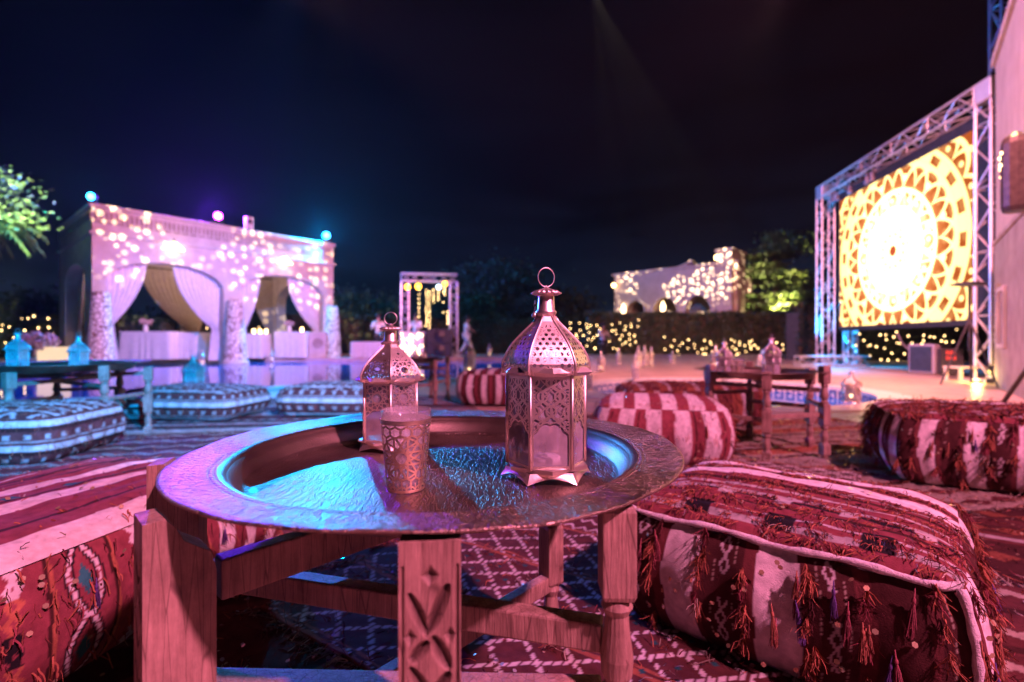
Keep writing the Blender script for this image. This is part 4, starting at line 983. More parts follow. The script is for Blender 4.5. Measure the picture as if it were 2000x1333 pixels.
def fibres(name, roots, dirs, L, w, mat, cols, parent=None, droop=.6, segs=4, curl=.7):
    """yarn ends: thin bent strips with their own dye colour"""
    n = len(roots); P = [roots]; d = dirs/np.linalg.norm(dirs, axis=1)[:, None]; LL = L*rng.uniform(.55, 1.25, (n, 1))
    side = np.cross(d, rng.normal(0, 1, (n, 3))); side /= np.linalg.norm(side, axis=1)[:, None]+1e-9
    for k in range(segs):
        d = d + rng.normal(0, 1, (n, 3))*curl*.5 + np.array([0, 0, -droop*.35]); d /= np.linalg.norm(d, axis=1)[:, None]; P.append(P[-1]+d*LL/segs)
    V = []; 
    for k, p in enumerate(P):
        ww = w*(1-.35*k/segs); V += [p-side*ww, p+side*ww]
    V = np.stack(V, 1); nv = 2*(segs+1); base = (np.arange(n)*nv)[:, None]
    F = np.concatenate([base+np.array([[2*k, 2*k+1, 2*k+3, 2*k+2]]) for k in range(segs)], 0)
    c = np.repeat(cols[:, None, :], nv, 1)
    o = np_mesh(name, V.reshape(-1, 3), F, mat, parent, c.reshape(-1, 3)); o['kind'] = 'stuff'; return o
def discs(name, pts, nrm, r, mat, parent=None):
    n = len(pts); nrm = nrm/np.linalg.norm(nrm, axis=1)[:, None]; a = np.cross(nrm, rng.normal(0, 1, (n, 3))); a /= np.linalg.norm(a, axis=1)[:, None]; b = np.cross(nrm, a)
    V = np.stack([pts + r*(math.cos(2*PI*k/6)*a+math.sin(2*PI*k/6)*b) for k in range(6)], 1).reshape(-1, 3)
    o = np_mesh(name, V, np.arange(6*n).reshape(-1, 6), mat, parent, smooth=False); o['kind'] = 'stuff'; return o
DYE = np.array([RUST, RUST*.75, RED, BRN, DK, CREAM*.7, RUST*1.1])

def rug(lab, cx, cy_, w, l, rz, kind, z, res=.006, seed=0, fringe=0, seq=0, seqmat='sequin', rows=.09):
    t = thing('floor_rug', lab, 'rug', (cx, cy_, 0), rz, 'rugs spread over the terrace')
    nu, nv = int(w/res)+1, int(l/res)+1
    X, Y = np.meshgrid(np.linspace(-w/2, w/2, nu), np.linspace(-l/2, l/2, nv)); 
    Z = z + .008 + .0025*vnoise(X, Y, 5, seed) + .0012*vnoise(Y, X, 17, seed+4)
    edge = np.minimum(np.minimum(X+w/2, w/2-X), np.minimum(Y+l/2, l/2-Y)); Z = np.where(edge < res*.6, Z-.004, Z)
    Xw = X + .006*vnoise(Y, Y*0, 6, seed); Yw = Y + .006*vnoise(X, X*0, 6, seed+2)
    np_mesh('weave', np.stack([Xw, Yw, Z], -1), gridq(nu, nv), M['wool'], t, weave_rug(X+w/2, Y+l/2, kind, seed))
    if fringe:
        k = rng.integers(0, int(l/rows), fringe); y = -l/2 + (k+.5)*rows + rng.normal(0, .008, fringe); x = rng.uniform(-w/2, w/2, fringe)
        gate = np.sin(x*23+k*1.7) > -.6; x, y = x[gate], y[gate]; n = len(x)
        roots = np.stack([x, y, np.full(n, z+.008)], -1); dirs = np.stack([rng.normal(0, .35, n), -np.ones(n), rng.uniform(.05, .9, n)], -1)
        fibres('yarn_fringe', roots, dirs, .042, .0013, M['wool'], DYE[rng.integers(0, 7, n)], t)
    if seq:
        x = rng.uniform(-w/2, w/2, seq); y = rng.uniform(-l/2, l/2, seq); y = np.round(y/rows*2)*rows/2 + rng.normal(0, .006, seq)
        discs('sequins', np.stack([x, y, np.full(seq, z+.011)], -1), np.stack([rng.normal(0, .35, seq), rng.normal(-.1, .35, seq), np.ones(seq)], -1), .0042, M[seqmat], t)
    # tasselled ends
    n = int(w*260); 
    if n:
        for sgn in (-1, 1):
            x = rng.uniform(-w/2, w/2, n); fibres('end_fringe', np.stack([x, np.full(n, sgn*l/2), np.full(n, z+.006)], -1), np.stack([rng.normal(0, .2, n), np.full(n, float(sgn)), rng.uniform(0, .15, n)], -1), .05, .0013, M['wool'], np.repeat(CREAM[None]*.6, n, 0), t, .1)
    return t
rug('dark red rug with white diamond lattice under the brass tray table', .50, 1.62, 1.15, 2.1, R(-34), 'lattice', .042, .004, 3, 350, 300, 'sequin_blue', .26)
rug('brown rug of shaggy rust fringe rows beneath the left half of the tray table', -.42, 1.62, 1.0, 1.9, R(22), 'fringe', .034, .006, 5, 13000, 500, 'sequin_blue')
rug('dark patterned rug at the bottom edge right of the tray table legs', .75, .85, 1.3, 1.0, R(-20), 'kilim', .024, .005, 8, 1500, 200, 'sequin_blue')
rug('blue-lit striped flatweave left of the tray table, reaching to the pool', -1.75, 4.2, 2.9, 2.3, R(8), 'stripes', .012, .009, 11, 2500, 300, 'sequin_blue')
rug('striped flatweave between the left pouffe and the white-legged table', -1.5, 2.5, 2.3, 1.7, R(14), 'kilim', .020, .007, 14, 5000, 400, 'sequin_blue', .12)
rug('rug under the white-legged tray table at the far left', -3.6, 3.7, 2.6, 2.6, R(-6), 'stripes', .010, .012, 17, 900, 100)
rug('reddish rug under the left pouffe', -1.6, 1.05, 1.9, 1.9, R(12), 'fringe', .008, .010, 19, 2500, 200)
rug('gold sequinned wedding rug beneath the empty right tray table', 1.72, 2.75, 2.2, 1.9, R(12), 'gold', .014, .007, 23, 7000, 3800, 'sequin', .13)
rug('rust rug in the middle behind the brass tray, under the striped pouffe', .35, 3.15, 1.7, 2.0, R(-6), 'kilim', .010, .008, 27, 2000, 500)
rug('dark fringed rug at the right edge beneath the two right pouffes', 1.9, 1.35, 1.7, 1.6, R(-30), 'fringe', .012, .008, 31, 4000, 400)

# --- pouffes
def rr_scale(a, b, W, D, rad):
    """boundary of a rounded rectangle along the square direction (a,b)"""
    m = np.maximum(np.abs(a), np.abs(b))+1e-9; x = a/m*W/2; y = b/m*D/2
    cx = np.clip(x, -(W/2-rad), W/2-rad); cy_ = np.clip(y, -(D/2-rad), D/2-rad); dx, dy = x-cx, y-cy_; L = np.hypot(dx, dy)+1e-9
    k = np.where((np.abs(dx) > 1e-6) & (np.abs(dy) > 1e-6), np.minimum(1, rad/L), 1)
    return cx+dx*k, cy_+dy*k
def pouffe_colors_side(s, z, kind, seed, Hh, W):
    col = np.empty(s.shape+(3,)); wob = s + .004*vnoise(z, s, 12, seed)
    if kind in ('big', 'dark'):
        P = .165 if kind == 'big' else .15; f = np.mod(wob+seed*.01, P)/P; b = np.floor((wob+seed*.01)/P); h = hsh(b, seed)
        col[:] = DK*1.25
        white = (f < (.36 if kind == 'dark' else .40)) & (h > .12); paint(col, white, WH)
        paint(col, (f > .40) & (f < .47), BRN); paint(col, (f > .88), BRN*1.2)
        c = np.abs(f-.68); zz = tri(z/.016)
        paint(col, (np.abs(c-.05*zz) < .014) & (h > .25) & (np.mod(z+h*.2, .13) < .085), WH*.75)
        paint(col, (np.abs(np.abs(f-.68)-.11) < .006) & (np.mod(z, .008) < .005), CREAM*.6)
    elif kind == 'rustband':
        P = .10; f = np.mod(wob+.01, P)/P; b = np.floor((wob+.01)/P); h = hsh(b, seed)
        col[:] = RED*1.1; paint(col, f > .93, DK); paint(col, f < .05, RUST)
        even = np.mod(b, 2) == 0; q = f-.5
        w1 = .20*np.abs(np.sin(PI*z/.125)); l = np.abs(np.abs(q)-w1-.03)
        paint(col, even & (l < .035) & (np.mod(z, .008) < .0062), WH*.9); paint(col, even & (np.abs(l-.06) < .02), BLK)
        paint(col, even & (np.abs(q)+np.abs(np.mod(z, .125)/.125-.5)*.55 < .12), TEAL)
        zz = tri(z/.012); od = ~even & (np.abs(q) < .17)
        seg = np.mod(np.floor(z/.05), 4); paint(col, od & (np.abs(np.abs(q)-.09*zz) < .045), np.array(RUST)); paint(col, od & (seg == 0) & (np.abs(np.abs(q)-.09*zz) < .06), WH*.85); paint(col, od & (seg == 2) & (np.abs(np.abs(q)-.09*zz) < .05), BLK)
        far = s > W-.27; st = np.mod(s, .09) < .047; paint(col, far, RED*1.1); paint(col, far & st, WH)
    elif kind == 'white':
        f = np.mod(wob, .125)/.125; col[:] = RED*1.2; paint(col, f < .55, WH); paint(col, (f > .7) & (f < .74), DK)
    elif kind == 'blue':
        f = np.mod(z+.02+seed*.013, .12)/.12; col[:] = BRN*1.2; paint(col, f < .30, WH*.85); paint(col, (f > .52) & (f < .74) & (np.abs(np.mod(wob, .09)-.045) < .012+.05*np.abs(f-.63)), WH*.6); paint(col, (f > .40) & (f < .45), WH*.5); paint(col, (f > .86), DK)
    elif kind == 'round':
        f = np.mod(wob, .13)/.13; col[:] = DK*1.5; paint(col, f < .38, WH); paint(col, (f > .55) & (f < .75), RED)
    elif kind == 'shag':
        col[:] = BRN*1.1; f = np.mod(wob, .2)/.2; paint(col, f < .16, WH*.8); paint(col, f > .7, RUST*.7)
    col *= (1+.10*vnoise(s, z, 23, seed)[..., None]); return np.clip(col, .004, 1)
def pouffe_colors_top(x, y, kind, seed, W, D):
    col = np.empty(x.shape+(3,)); yy = y + .004*vnoise(x, y, 10, seed); v = (yy+D/2)/D
    if kind in ('big', 'dark'):
        col[:] = RED*.95
        for a, b in ((.59, .685), (.765, .865)): paint(col, (v > a) & (v < b), WH)
        for c, w_, cc in ((.10, .018, WH*.5), (.16, .008, WH*.6), (.235, .012, DK), (.30, .016, BLK), (.34, .010, WH*.55), (.42, .008, WH*.6), (.50, .012, DK), (.55, .006, WH*.5), (.72, .012, DK), (.93, .02, DK)):
            paint(col, np.abs(v-c) < w_, cc)
        blk = (np.abs(v-.30) < .03) & (np.mod(x, .11) < .03); paint(col, blk, WH*.6)
        paint(col, (np.abs(v-.13) < .05) & (np.mod(x+seed, .15) < .05), BLK)
    elif kind == 'rustband':
        col[:] = RED*1.05
        for a, b in ((0, .12), (.33, .42), (.52, .60), (.80, .84)): paint(col, (v > a) & (v < b), WH)
        for c in (.20, .44, .66, .72, .76): paint(col, np.abs(v-c) < .008, DK)
        paint(col, (np.abs(v-.47) < .02) & (np.mod(x, .12) < .03), TEAL)
    elif kind == 'white':
        f = np.mod(x, .125)/.125; col[:] = RED*1.2; paint(col, f < .55, WH)
    elif kind == 'blue':
        f = np.mod(v*5.3+seed*.2, 1); col[:] = BRN*1.1; paint(col, f < .28, WH*.8); d = np.abs(tri(x/.07)-f); paint(col, (f > .4) & (d < .16), WH*.7); paint(col, (f > .9), DK)
    elif kind == 'round':
        f = np.mod(x, .13)/.13; col[:] = DK*1.5; paint(col, f < .38, WH*.9); paint(col, (f > .55) & (f < .75), RED)
    elif kind == 'shag':
        f = np.mod(x, .2)/.2; col[:] = BRN*1.1; paint(col, f < .16, WH*.8); paint(col, f > .7, RUST*.7)
    col *= (1+.10*vnoise(x, y, 19, seed)[..., None]); return np.clip(col, .004, 1)

def pouffe(lab, cx, cy_, W, D, Hh, rz, kind, res=.008, seed=0, rad=.07, piping=False, n_top=0, n_side=0, tassels=0, seq=0, fw=.0014, fl=.035, z0=.03):
    t = thing('pouffe', lab, 'pouffe', (cx, cy_, z0), rz, 'kilim pouffes on the rugs')
    n = max(20, int(W/res)); m = max(20, int(D/res))
    a, b = np.meshgrid(np.linspace(-1, 1, n), np.linspace(-1, 1, m)); mm_ = np.maximum(np.abs(a), np.abs(b))
    bx, by = rr_scale(a, b, W-.02, D-.02, rad); blend = mm_**3
    X = a*W/2*(1-blend)*.985 + bx*mm_*blend + (bx*0); Y = b*D/2*(1-blend)*.985 + by*mm_*blend
    def top_z(X, Y, q): return Hh + .022*(1-q**2.2) - .020*q**9 + .0045*vnoise(X, Y, 9, seed)*(1-q**6) + .0035*np.sin(Y*150/1.0)*(1-q**8)*(.5+.5*np.sin(X*7+seed))
    Z = top_z(X, Y, mm_)
    np_mesh('top_cover', np.stack([X, Y, Z], -1), gridq(n, m), M['wool'], t, pouffe_colors_top(X, Y, kind, seed, W, D))
    per = int(2*(W+D)/res); s_ = np.linspace(0, 1, per, endpoint=False)*2*(W+D)
    def outline(s):
        s = np.mod(s, 2*(W+D)); x = np.where(s < W, s-W/2, np.where(s < W+D, W/2, np.where(s < 2*W+D, W/2-(s-W-D), -W/2)))
        y = np.where(s < W, -D/2, np.where(s < W+D, s-W-D/2, np.where(s < 2*W+D, D/2, D/2-(s-2*W-D)))); return rr_scale(x/(W/2), y/(D/2), W-.02, D-.02, rad)
    k = max(12, int(Hh/res)); S, Q = np.meshgrid(s_, np.linspace(0, 1, k)); ox, oy = outline(S); L = np.hypot(ox, oy)
    bul = .034*np.sin(PI*np.clip(Q, 0, 1))**.75 - .022*(1-Q)**5 + .005*vnoise(S, Q*Hh, 11, seed+2)*np.sin(PI*Q) + .004*np.sin(S*60+seed)*np.sin(PI*Q)**.5
    Zs = .004 + Q*(Hh-.020-.006); P = np.stack([ox*(1+bul/L), oy*(1+bul/L), Zs], -1)
    np_mesh('side_cover', P, gridq(per, k, True), M['wool'], t, pouffe_colors_side(S, Zs, kind, seed, Hh, W))
    if piping:
        sp_ = np.linspace(-.05, W+.012, 90); px_, py_ = outline(sp_); rr2 = .0062+.0012*np.sin(sp_*70)+.0006*np.sin(sp_*173)
        mb = MB(); mb.tube([(float(x)*1.014, float(y)*1.014, Hh-.014+.003*math.sin(i*.21)) for i, (x, y) in enumerate(zip(px_, py_))], [float(q) for q in rr2], 8); mb.build('piping', M['wool_white'], t, True)
        zs = np.linspace(Hh-.016, .02, 26); c_ = outline(np.array(W-.006)); L_ = float(np.hypot(*c_))
        mb = MB(); mb.tube([(float(c_[0])*(1+(.034*math.sin(PI*z/Hh)**.75+.005)/L_), float(c_[1])*(1+(.034*math.sin(PI*z/Hh)**.75+.005)/L_), float(z)) for z in zs], [.0062+.001*math.sin(i*1.3) for i in range(26)], 8); mb.build('corner_seam', M['wool_white'], t, True)
    roots = []; dirs = []; cols = []
    if n_top:
        rows = np.array([.04, .09, .14, .20, .26, .33, .38, .45, .52, .57, .735, .75, .925, .97]) if kind in ('big', 'dark') else np.linspace(.05, .97, 12)
        r_ = rows[rng.integers(0, len(rows), n_top)]; x = rng.uniform(-W/2+.02, W/2-.01, n_top); y = (r_-.5)*D*.97 + rng.normal(0, .003, n_top)
        gate = (np.sin(x*31+r_*40+seed) + .6*np.sin(x*83+r_*9)) > -.75; x, y, r_ = x[gate], y[gate], r_[gate]; q = np.maximum(np.abs(x)/(W/2), np.abs(y)/(D/2)); z = top_z(x, y, np.minimum(q, 1))+.002
        N = len(x); roots.append(np.stack([x, y, z], -1)); dirs.append(np.stack([.6*np.sin(x*61+r_*30)+rng.normal(0, .25, N), -np.ones(N), rng.uniform(.0, .35, N)], -1)); cols.append(DYE[rng.choice(7, N, p=[.3, .22, .14, .1, .1, .04, .1])])
    def side_point(s, z):
        ox, oy = outline(s); L = np.hypot(ox, oy); q = z/Hh; bl = .034*np.sin(PI*np.clip(q, 0, 1))**.75+.004; return ox*(1+bl/L), oy*(1+bl/L), ox/L, oy/L
    if n_side:
        P_ = .165 if kind == 'big' else .15; nb = int(2*(W+D)/P_); nc = max(1, n_side//18); ci = rng.integers(0, nc, n_side); b_ = rng.integers(0, nb, nc)[ci]; off = np.where(rng.random(nc) < .5, .46, .90)[ci] + rng.normal(0, .02, nc)[ci] + rng.normal(0, .008, n_side)
        s = (b_+off)*P_ - seed*.01 if kind in ('big', 'dark') else rng.uniform(0, 2*(W+D), n_side); z = np.clip(rng.uniform(.03, Hh-.01, nc)[ci] + rng.normal(0, .004, n_side), .01, Hh-.012)
        x, y, nx, ny = side_point(s, z); N = n_side
        roots.append(np.stack([x, y, z], -1)); dirs.append(np.stack([nx*.55+rng.normal(0, .24, N), ny*.55+rng.normal(0, .24, N), rng.uniform(-1.4, -.5, N)], -1)); cols.append(DYE[rng.choice(7, nc, p=[.26, .24, .16, .14, .1, .02, .08])[ci]]*rng.uniform(.8, 1.15, (N, 1)))
    if roots:
        fibres('yarn_fringe', np.concatenate(roots), np.concatenate(dirs), fl, fw, M['wool'], np.concatenate(cols), t, .8)
    if tassels:
        # hanging tassels: knot and skirt of yarn, each with its disc
        tm = MB(); tm.lathe([(.0008, .012), (.0012, 0), (.0026, -.002), (.0028, -.007), (.0018, -.009)], 8); mats_ = []
        for i in range(30):
            a = i*2.4; rr_ = .0015+.0042*math.sqrt(i/30); c_, s_ = math.cos(a), math.sin(a); e_ = random.uniform(.038, .056)
            tm.tube([(.0012*c_, .0012*s_, -.007), (rr_*.8*c_, rr_*.8*s_, -.022), (rr_*1.2*c_+random.uniform(-.002, .002), rr_*1.2*s_, -e_)], .00055, 3, False)
        for nm_, c_ in (('rust_tassel', RUST), ('red_tassel', RED*1.3), ('rust_deep_tassel', RUST*.7), ('violet_tassel', np.array((.12, .06, .22)))):
            mt = mottled(nm_+'_yarn', tuple(c_*.7), tuple(c_*1.2), 60, .95, .6, .002, 300, stretch=(4, 4, .6)); mats_.append(tm.mesh('tassel', mt, True))
        for i in range(tassels):
            s = random.uniform(0, W+D*.8); z = random.uniform(.09, Hh-.03); x, y, nx, ny = (float(q) for q in side_point(np.array(s), np.array(z)))
            o = link('tassel', random.choice(mats_), t); o.location = (x+nx*.006, y+ny*.006, z); o.rotation_euler = (random.uniform(-.15, .15), random.uniform(-.15, .15), 0); o.scale = (1, 1, random.uniform(.7, 1.2))
    if seq:
        s = rng.uniform(0, W+D, seq); z = rng.uniform(.03, Hh-.02, seq); x, y, nx, ny = side_point(s, z)
        h_ = seq//2; X2 = rng.uniform(-W/2, W/2, h_); Y2 = rng.uniform(-D/2, D/2, h_)
        pts = np.concatenate([np.stack([x+nx*.004, y+ny*.004, z], -1), np.stack([X2, Y2, top_z(X2, Y2, np.maximum(np.abs(X2)/(W/2), np.abs(Y2)/(D/2)))+.005], -1)])
        nr = np.concatenate([np.stack([nx, ny, nx*0], -1)+rng.normal(0, .3, (seq, 3)), np.array([0, 0, 1])+rng.normal(0, .4, (h_, 3))])
        discs('sequins', pts, nr, .0046, M['sequin'], t)
    return t
pouffe('big square pouffe with white piping and shaggy rust fringe in the right foreground', .617, 1.082, .59, .54, .262, R(-41), 'big', .0032, 3, .06, True, 4200, 5600, 34, 60, fw=.0009, fl=.030)
pouffe('big rust-sided pouffe with zigzag bands and broad white top stripes at the left edge', -1.056, .983, 1.0, .60, .262, R(79), 'rustband', .0034, 5, .06, False, 300, 1500, 26, 110, fl=.03)
pouffe('red and white striped pouffe just right behind the brass tray', .78, 2.56, .64, .50, .30, R(-14), 'white', .008, 2, .09, False, 500, 500, 8, 40)
pouffe('small shaggy brown pouffe behind the red and white striped one', 1.35, 3.75, 1.0, .55, .27, R(-4), 'shag', .012, 4, .09, False, 2200, 2500, 0, 0, fw=.0022, fl=.05)
pouffe('dark pouffe with white bands and rust fringe at the right edge', 2.22, 2.15, .95, .62, .30, R(-27), 'dark', .006, 6, .08, False, 6000, 4200, 20, 120, fw=.0018, fl=.045)
pouffe('round-sided dark and white striped pouffe behind the large lantern', -.20, 4.85, .62, .5, .31, R(-8), 'round', .012, 7, .12, False, 200, 200)
pouffe('blue-lit white and brown banded pouffe left of the small lantern', -1.52, 4.15, .78, .5, .235, R(-4), 'blue', .010, 8, .09, False, 500, 300)
pouffe('long cyan-lit pouffe behind the white-legged tray table', -2.62, 4.02, .95, .6, .225, R(-6), 'blue', .010, 9, .10, False, 1500, 500)
pouffe('cyan-lit pouffe with crossing bands at the far left edge', -2.80, 2.62, .95, .62, .25, R(8), 'blue', .008, 12, .09, False, 1500, 600)

# ================================================================== TRAY TABLES
def lens(x, z, x0, z0, x1, z1, w):
    """depth of a lens-shaped gouge from (x0,z0) to (x1,z1)"""
    dx, dz = x1-x0, z1-z0; L = math.hypot(dx, dz); s = ((x-x0)*dx+(z-z0)*dz)/L/L; d = np.abs((x-x0)*dz-(z-z0)*dx)/L
    ww = w*np.sqrt(np.clip(1-(2*s-1)**2, 0, 1)); return np.where((s > 0) & (s < 1), np.clip(1-d/np.maximum(ww, 1e-6), 0, 1), 0)
def carve_depth(x, z, W, zt, kind=0):
    D = np.zeros_like(x); hw = W/2*.80
    D = np.maximum(D, .35*((np.abs(np.abs(x)-W/2*.88) < .0011) & (z < zt-.02)))
    step = .10; n = 5
    for k in range(n):
        a = zt-.035-k*step; b = a-step*.92; m = (a+b)/2
        if kind == 0:
            D = np.maximum(D, lens(x, z, hw*.75, a, -.1*hw, m+.006, .0066)); D = np.maximum(D, lens(x, z, -hw*.85, a-.006, -.1*hw, m+.004, .0056))
            D = np.maximum(D, lens(x, z, .1*hw, m+.004, hw*.8, b+.022, .0066)); D = np.maximum(D, lens(x, z, -.05*hw, m, -hw*.8, b+.03, .0062))
            D = np.maximum(D, lens(x, z, -hw*.8, b+.026, .1*hw, b-.006, .0062)); D = np.maximum(D, lens(x, z, hw*.8, b+.02, .0, b-.004, .006))
            for sx in (-1, 1): D = np.maximum(D, .8*np.clip(1-(np.abs(x-sx*hw*.8)*1.4+np.abs(z-m-.004))/.008, 0, 1))
        else:
            for sx in (-1, 1):
                D = np.maximum(D, lens(x, z, sx*hw*.9, a, 0, a-.028, .0045)); D = np.maximum(D, lens(x, z, 0, a-.03, sx*hw*.9, a-.058, .0045)); D = np.maximum(D, lens(x, z, sx*hw*.85, a-.06, 0, a-.09, .004))
    if kind == 0: D = np.maximum(D, np.clip(1-(np.abs(x)*1.1+np.abs(z-(zt-.028)))/.009, 0, 1))
    return D
def carved_leg(parent, ang, rad, W, TT, ztop, lip, kind=0, mat='wood'):
    """board leg: carved outer face, notch on top that carries the tray rim"""
    ca, sa = math.cos(ang), math.sin(ang); ex = (-sa, ca); r0 = rad-TT/2; r1 = rad+TT/2
    prof = [(r0, 0), (r1, 0), (r1, ztop+lip)] + ([(r1-.018, ztop+lip+.001), (r1-.026, ztop+.004), (r1-.034, ztop-.012), (r0+.004, ztop-.03), (r0, ztop-.05)] if lip > 0 else [(r1-.002, ztop), (r0, ztop-.002)])
    V = []; n = len(prof)
    for s in (-W/2, W/2): V += [(r*ca+ex[0]*s, r*sa+ex[1]*s, z) for r, z in prof]
    F = [tuple(range(n))[::-1], tuple(range(n, 2*n))] + [(k, (k+1) % n, n+(k+1) % n, n+k) for k in range(n) if k != 1]
    nu, nz = 44, 330; zt = ztop+lip; S, Z = np.meshgrid(np.linspace(-W/2, W/2, nu), np.linspace(0, zt, nz)); D = carve_depth(S, Z, W, zt, kind); D[:, 0] = D[:, -1] = 0; D[0] = D[-1] = 0
    r = r1 - .0055*D; G = np.stack([r*ca+ex[0]*S, r*sa+ex[1]*S, Z], -1).reshape(-1, 3)
    V = np.concatenate([np.array(V), G]); q = gridq(nu, nz)+2*n
    me = bpy.data.meshes.new('leg'); me.from_pydata(V.tolist(), [], F+q.tolist()); me.materials.append(M[mat]); me.update()
    a = me.attributes.new('shade_dirt', 'FLOAT', 'POINT'); a.data.foreach_set('value', np.concatenate([np.zeros(2*n), np.clip(D.ravel()*1.3, 0, 1)*.8]).astype(np.float32))
    o = link('leg', me, parent)
    return o
def turned_leg(parent, ang, rad, W, ztop, mat='wood', tw=0.0):
    x, y = rad*math.cos(ang), rad*math.sin(ang); mb = MB(); h = W/2; s2 = math.sqrt(2)
    def block(z0, z1): mb.lathe([(h*s2*.86, z0), (h*s2, z0+.006), (h*s2, z1-.006), (h*s2*.86, z1)], 4, x, y, ang+PI/4-tw)
    def turn(pr): mb.lathe(pr, 20, x, y)
    block(ztop-.095, ztop); turn([(h*.75, ztop-.096), (h*.95, ztop-.104), (h*.70, ztop-.112), (h*.78, ztop-.13), (h*.98, ztop-.155), (h*.92, ztop-.172), (h*.62, ztop-.182), (h*.98, ztop-.190), (h*.95, ztop-.197)])
    block(ztop-.285-.03, ztop-.198); turn([(h*.7, ztop-.316), (h*.95, ztop-.325), (h*.66, ztop-.338), (h*.9, ztop-.37), (h*.75, ztop-.40), (h*.95, ztop-.41)])
    block(.02, ztop-.411); turn([(h*.7, 0), (h*.9, .019)])
    return mb.build('leg', M[mat], parent, False)
def turned_stand(lab, loc, rz, mat='wood', group='folding tray stands'):
    t = thing('tray_stand', lab, 'tray stand', loc, rz, group); ZT = .462
    an = [R(60*k+random.uniform(-6, 6)) for k in range(6)]
    for k, a in enumerate(an): turned_leg(t, a, .325, .040, ZT + (.028 if k % 2 else 0), mat, .3*(k % 3))
    P = lambda a, r, z: (r*math.cos(a), r*math.sin(a), z)
    for a, b, z in ((0, 3, .42), (1, 4, .39), (2, 5, .36), (0, 1, .24), (2, 3, .25), (4, 5, .23), (1, 2, .30), (3, 4, .21), (5, 0, .28)):
        mb = MB(); mb.bar(P(an[a], .305, z), P(an[b], .305, z), .018, .024); mb.build('rail', M[mat], t, bevel=.002)
    return t
def tray_stand(lab, loc, rz, mat='wood', low=False, group='folding tray stands'):
    t = thing('tray_stand', lab, 'tray stand', loc, rz, group); ZT = .471
    A_ = [R(-134), R(-83), R(-49), R(-161), R(50), R(97)]
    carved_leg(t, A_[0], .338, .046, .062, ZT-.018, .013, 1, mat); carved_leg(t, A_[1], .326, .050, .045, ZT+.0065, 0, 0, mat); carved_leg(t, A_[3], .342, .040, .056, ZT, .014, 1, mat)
    turned_leg(t, A_[2], .328, .034, ZT+.006, mat, .75); turned_leg(t, A_[4], .290, .036, ZT+.004, mat, .3); turned_leg(t, A_[5], .30, .036, ZT-.004, mat)
    P = lambda a, r, z: (r*math.cos(a), r*math.sin(a), z)
    for a, b, ra, rb, z, w, hh in ((0, 4, .30, .30, .385, .024, .044), (0, 2, .31, .31, .270, .026, .030), (1, 5, .30, .285, .225, .024, .03), (3, 2, .31, .31, .335, .022, .03), (0, 4, .30, .30, .165, .022, .03), (1, 5, .30, .285, .43, .022, .03)):
        mb = MB(); mb.bar(P(A_[a], ra, z), P(A_[b], rb, z), w, hh); mb.build('rail', M[mat], t, bevel=.0025)
    return t
TC = (-.109, .7376)
stand = tray_stand('carved folding wooden stand under the large brass tray in the foreground', (TC[0], TC[1], .03-.03), 0)
for c in stand.children:
    if c.name.startswith('leg') and not c.modifiers:
        b = c.modifiers.new('bevel', 'BEVEL'); b.width = .002; b.segments = 2; b.limit_method = 'ANGLE'; b.angle_limit = R(60)

# brass: engraved strokes, rings and medallions as fine relief
m = M['brass']; nt = m.node_tree; tc = nt.nodes.new('ShaderNodeTexCoord'); sp = nt.nodes.new('ShaderNodeSeparateXYZ'); nt.links.new(tc.outputs['Object'], sp.inputs[0])
X, Y = E(nt, sp.outputs[0]), E(nt, sp.outputs[1]); r = (X*X+Y*Y).sqrt(); th = Y.atan2(X)
cb = nt.nodes.new('ShaderNodeCombineXYZ'); nt.links.new((th*30).k, cb.inputs[0]); nt.links.new((r*38).k, cb.inputs[1])
nz = nt.nodes.new('ShaderNodeTexNoise'); nz.inputs['Scale'].default_value = 1.7; nz.inputs['Detail'].default_value = 5; nz.inputs['Distortion'].default_value = 1.4; nt.links.new(cb.outputs[0], nz.inputs[0])
strokes = E(nt, nz.outputs[0]).smooth(.42, .60)*(r.gt(.292))
beads = ((th*90).cos().abs()*((r-.297)*500).cos().abs())*((r-.297).abs().lt(.0055)) + ((th*60).cos().abs().gt(.5))*((r-.338).abs().lt(.004))*.7
w1 = tex(nt, 'ShaderNodeTexNoise', 150, stretch=(1, .28, 1), Detail=3, Distortion=1.2)
w2 = tex(nt, 'ShaderNodeTexVoronoi', 190, feature='DISTANCE_TO_EDGE')
inner = r.lt(.262)
fl = (E(nt, w1.outputs[0]).smooth(.45, .58))*inner
med = None
for ax, ay in ((-.155, -.02), (.10, -.15), (.12, .13), (-.06, .17)):
    dd = ((X-ax)*(X-ax)+(Y-ay)*(Y-ay)).sqrt(); q = ((dd-.048).abs().lt(.0016)).max((dd-.066).abs().lt(.0013)).max(((dd-.057).abs().lt(.005))*(((Y-ay).atan2(X-ax)*22).cos().gt(.2)))
    med = q if med is None else med.max(q)
rings = ((r-.235).abs().lt(.0018)).max((r-.125).abs().lt(.0015)).max(((r-.245).abs().lt(.005))*((th*70).cos().gt(0)))
hgt = strokes*2.6 + beads*2.5 + fl*.8 + (med.max(rings))*inner*1.2*-1.0 + E(nt, w2.outputs[0])*.5
bump(m, hgt.k, .9, .0009)
pat = tex(nt, 'ShaderNodeTexNoise', 7, Detail=6)
nt.links.new(ramp(nt, pat.outputs[0], [(.3, (.20, .14, .10)), (.65, (.44, .34, .26))]), nt.nodes['Principled BSDF'].inputs['Base Color'])
rg = nt.nodes.new('ShaderNodeMapRange'); nt.links.new(pat.outputs[0], rg.inputs[0]); rg.inputs[3].default_value = .32; rg.inputs[4].default_value = .52; nt.links.new(rg.outputs[0], nt.nodes['Principled BSDF'].inputs['Roughness'])
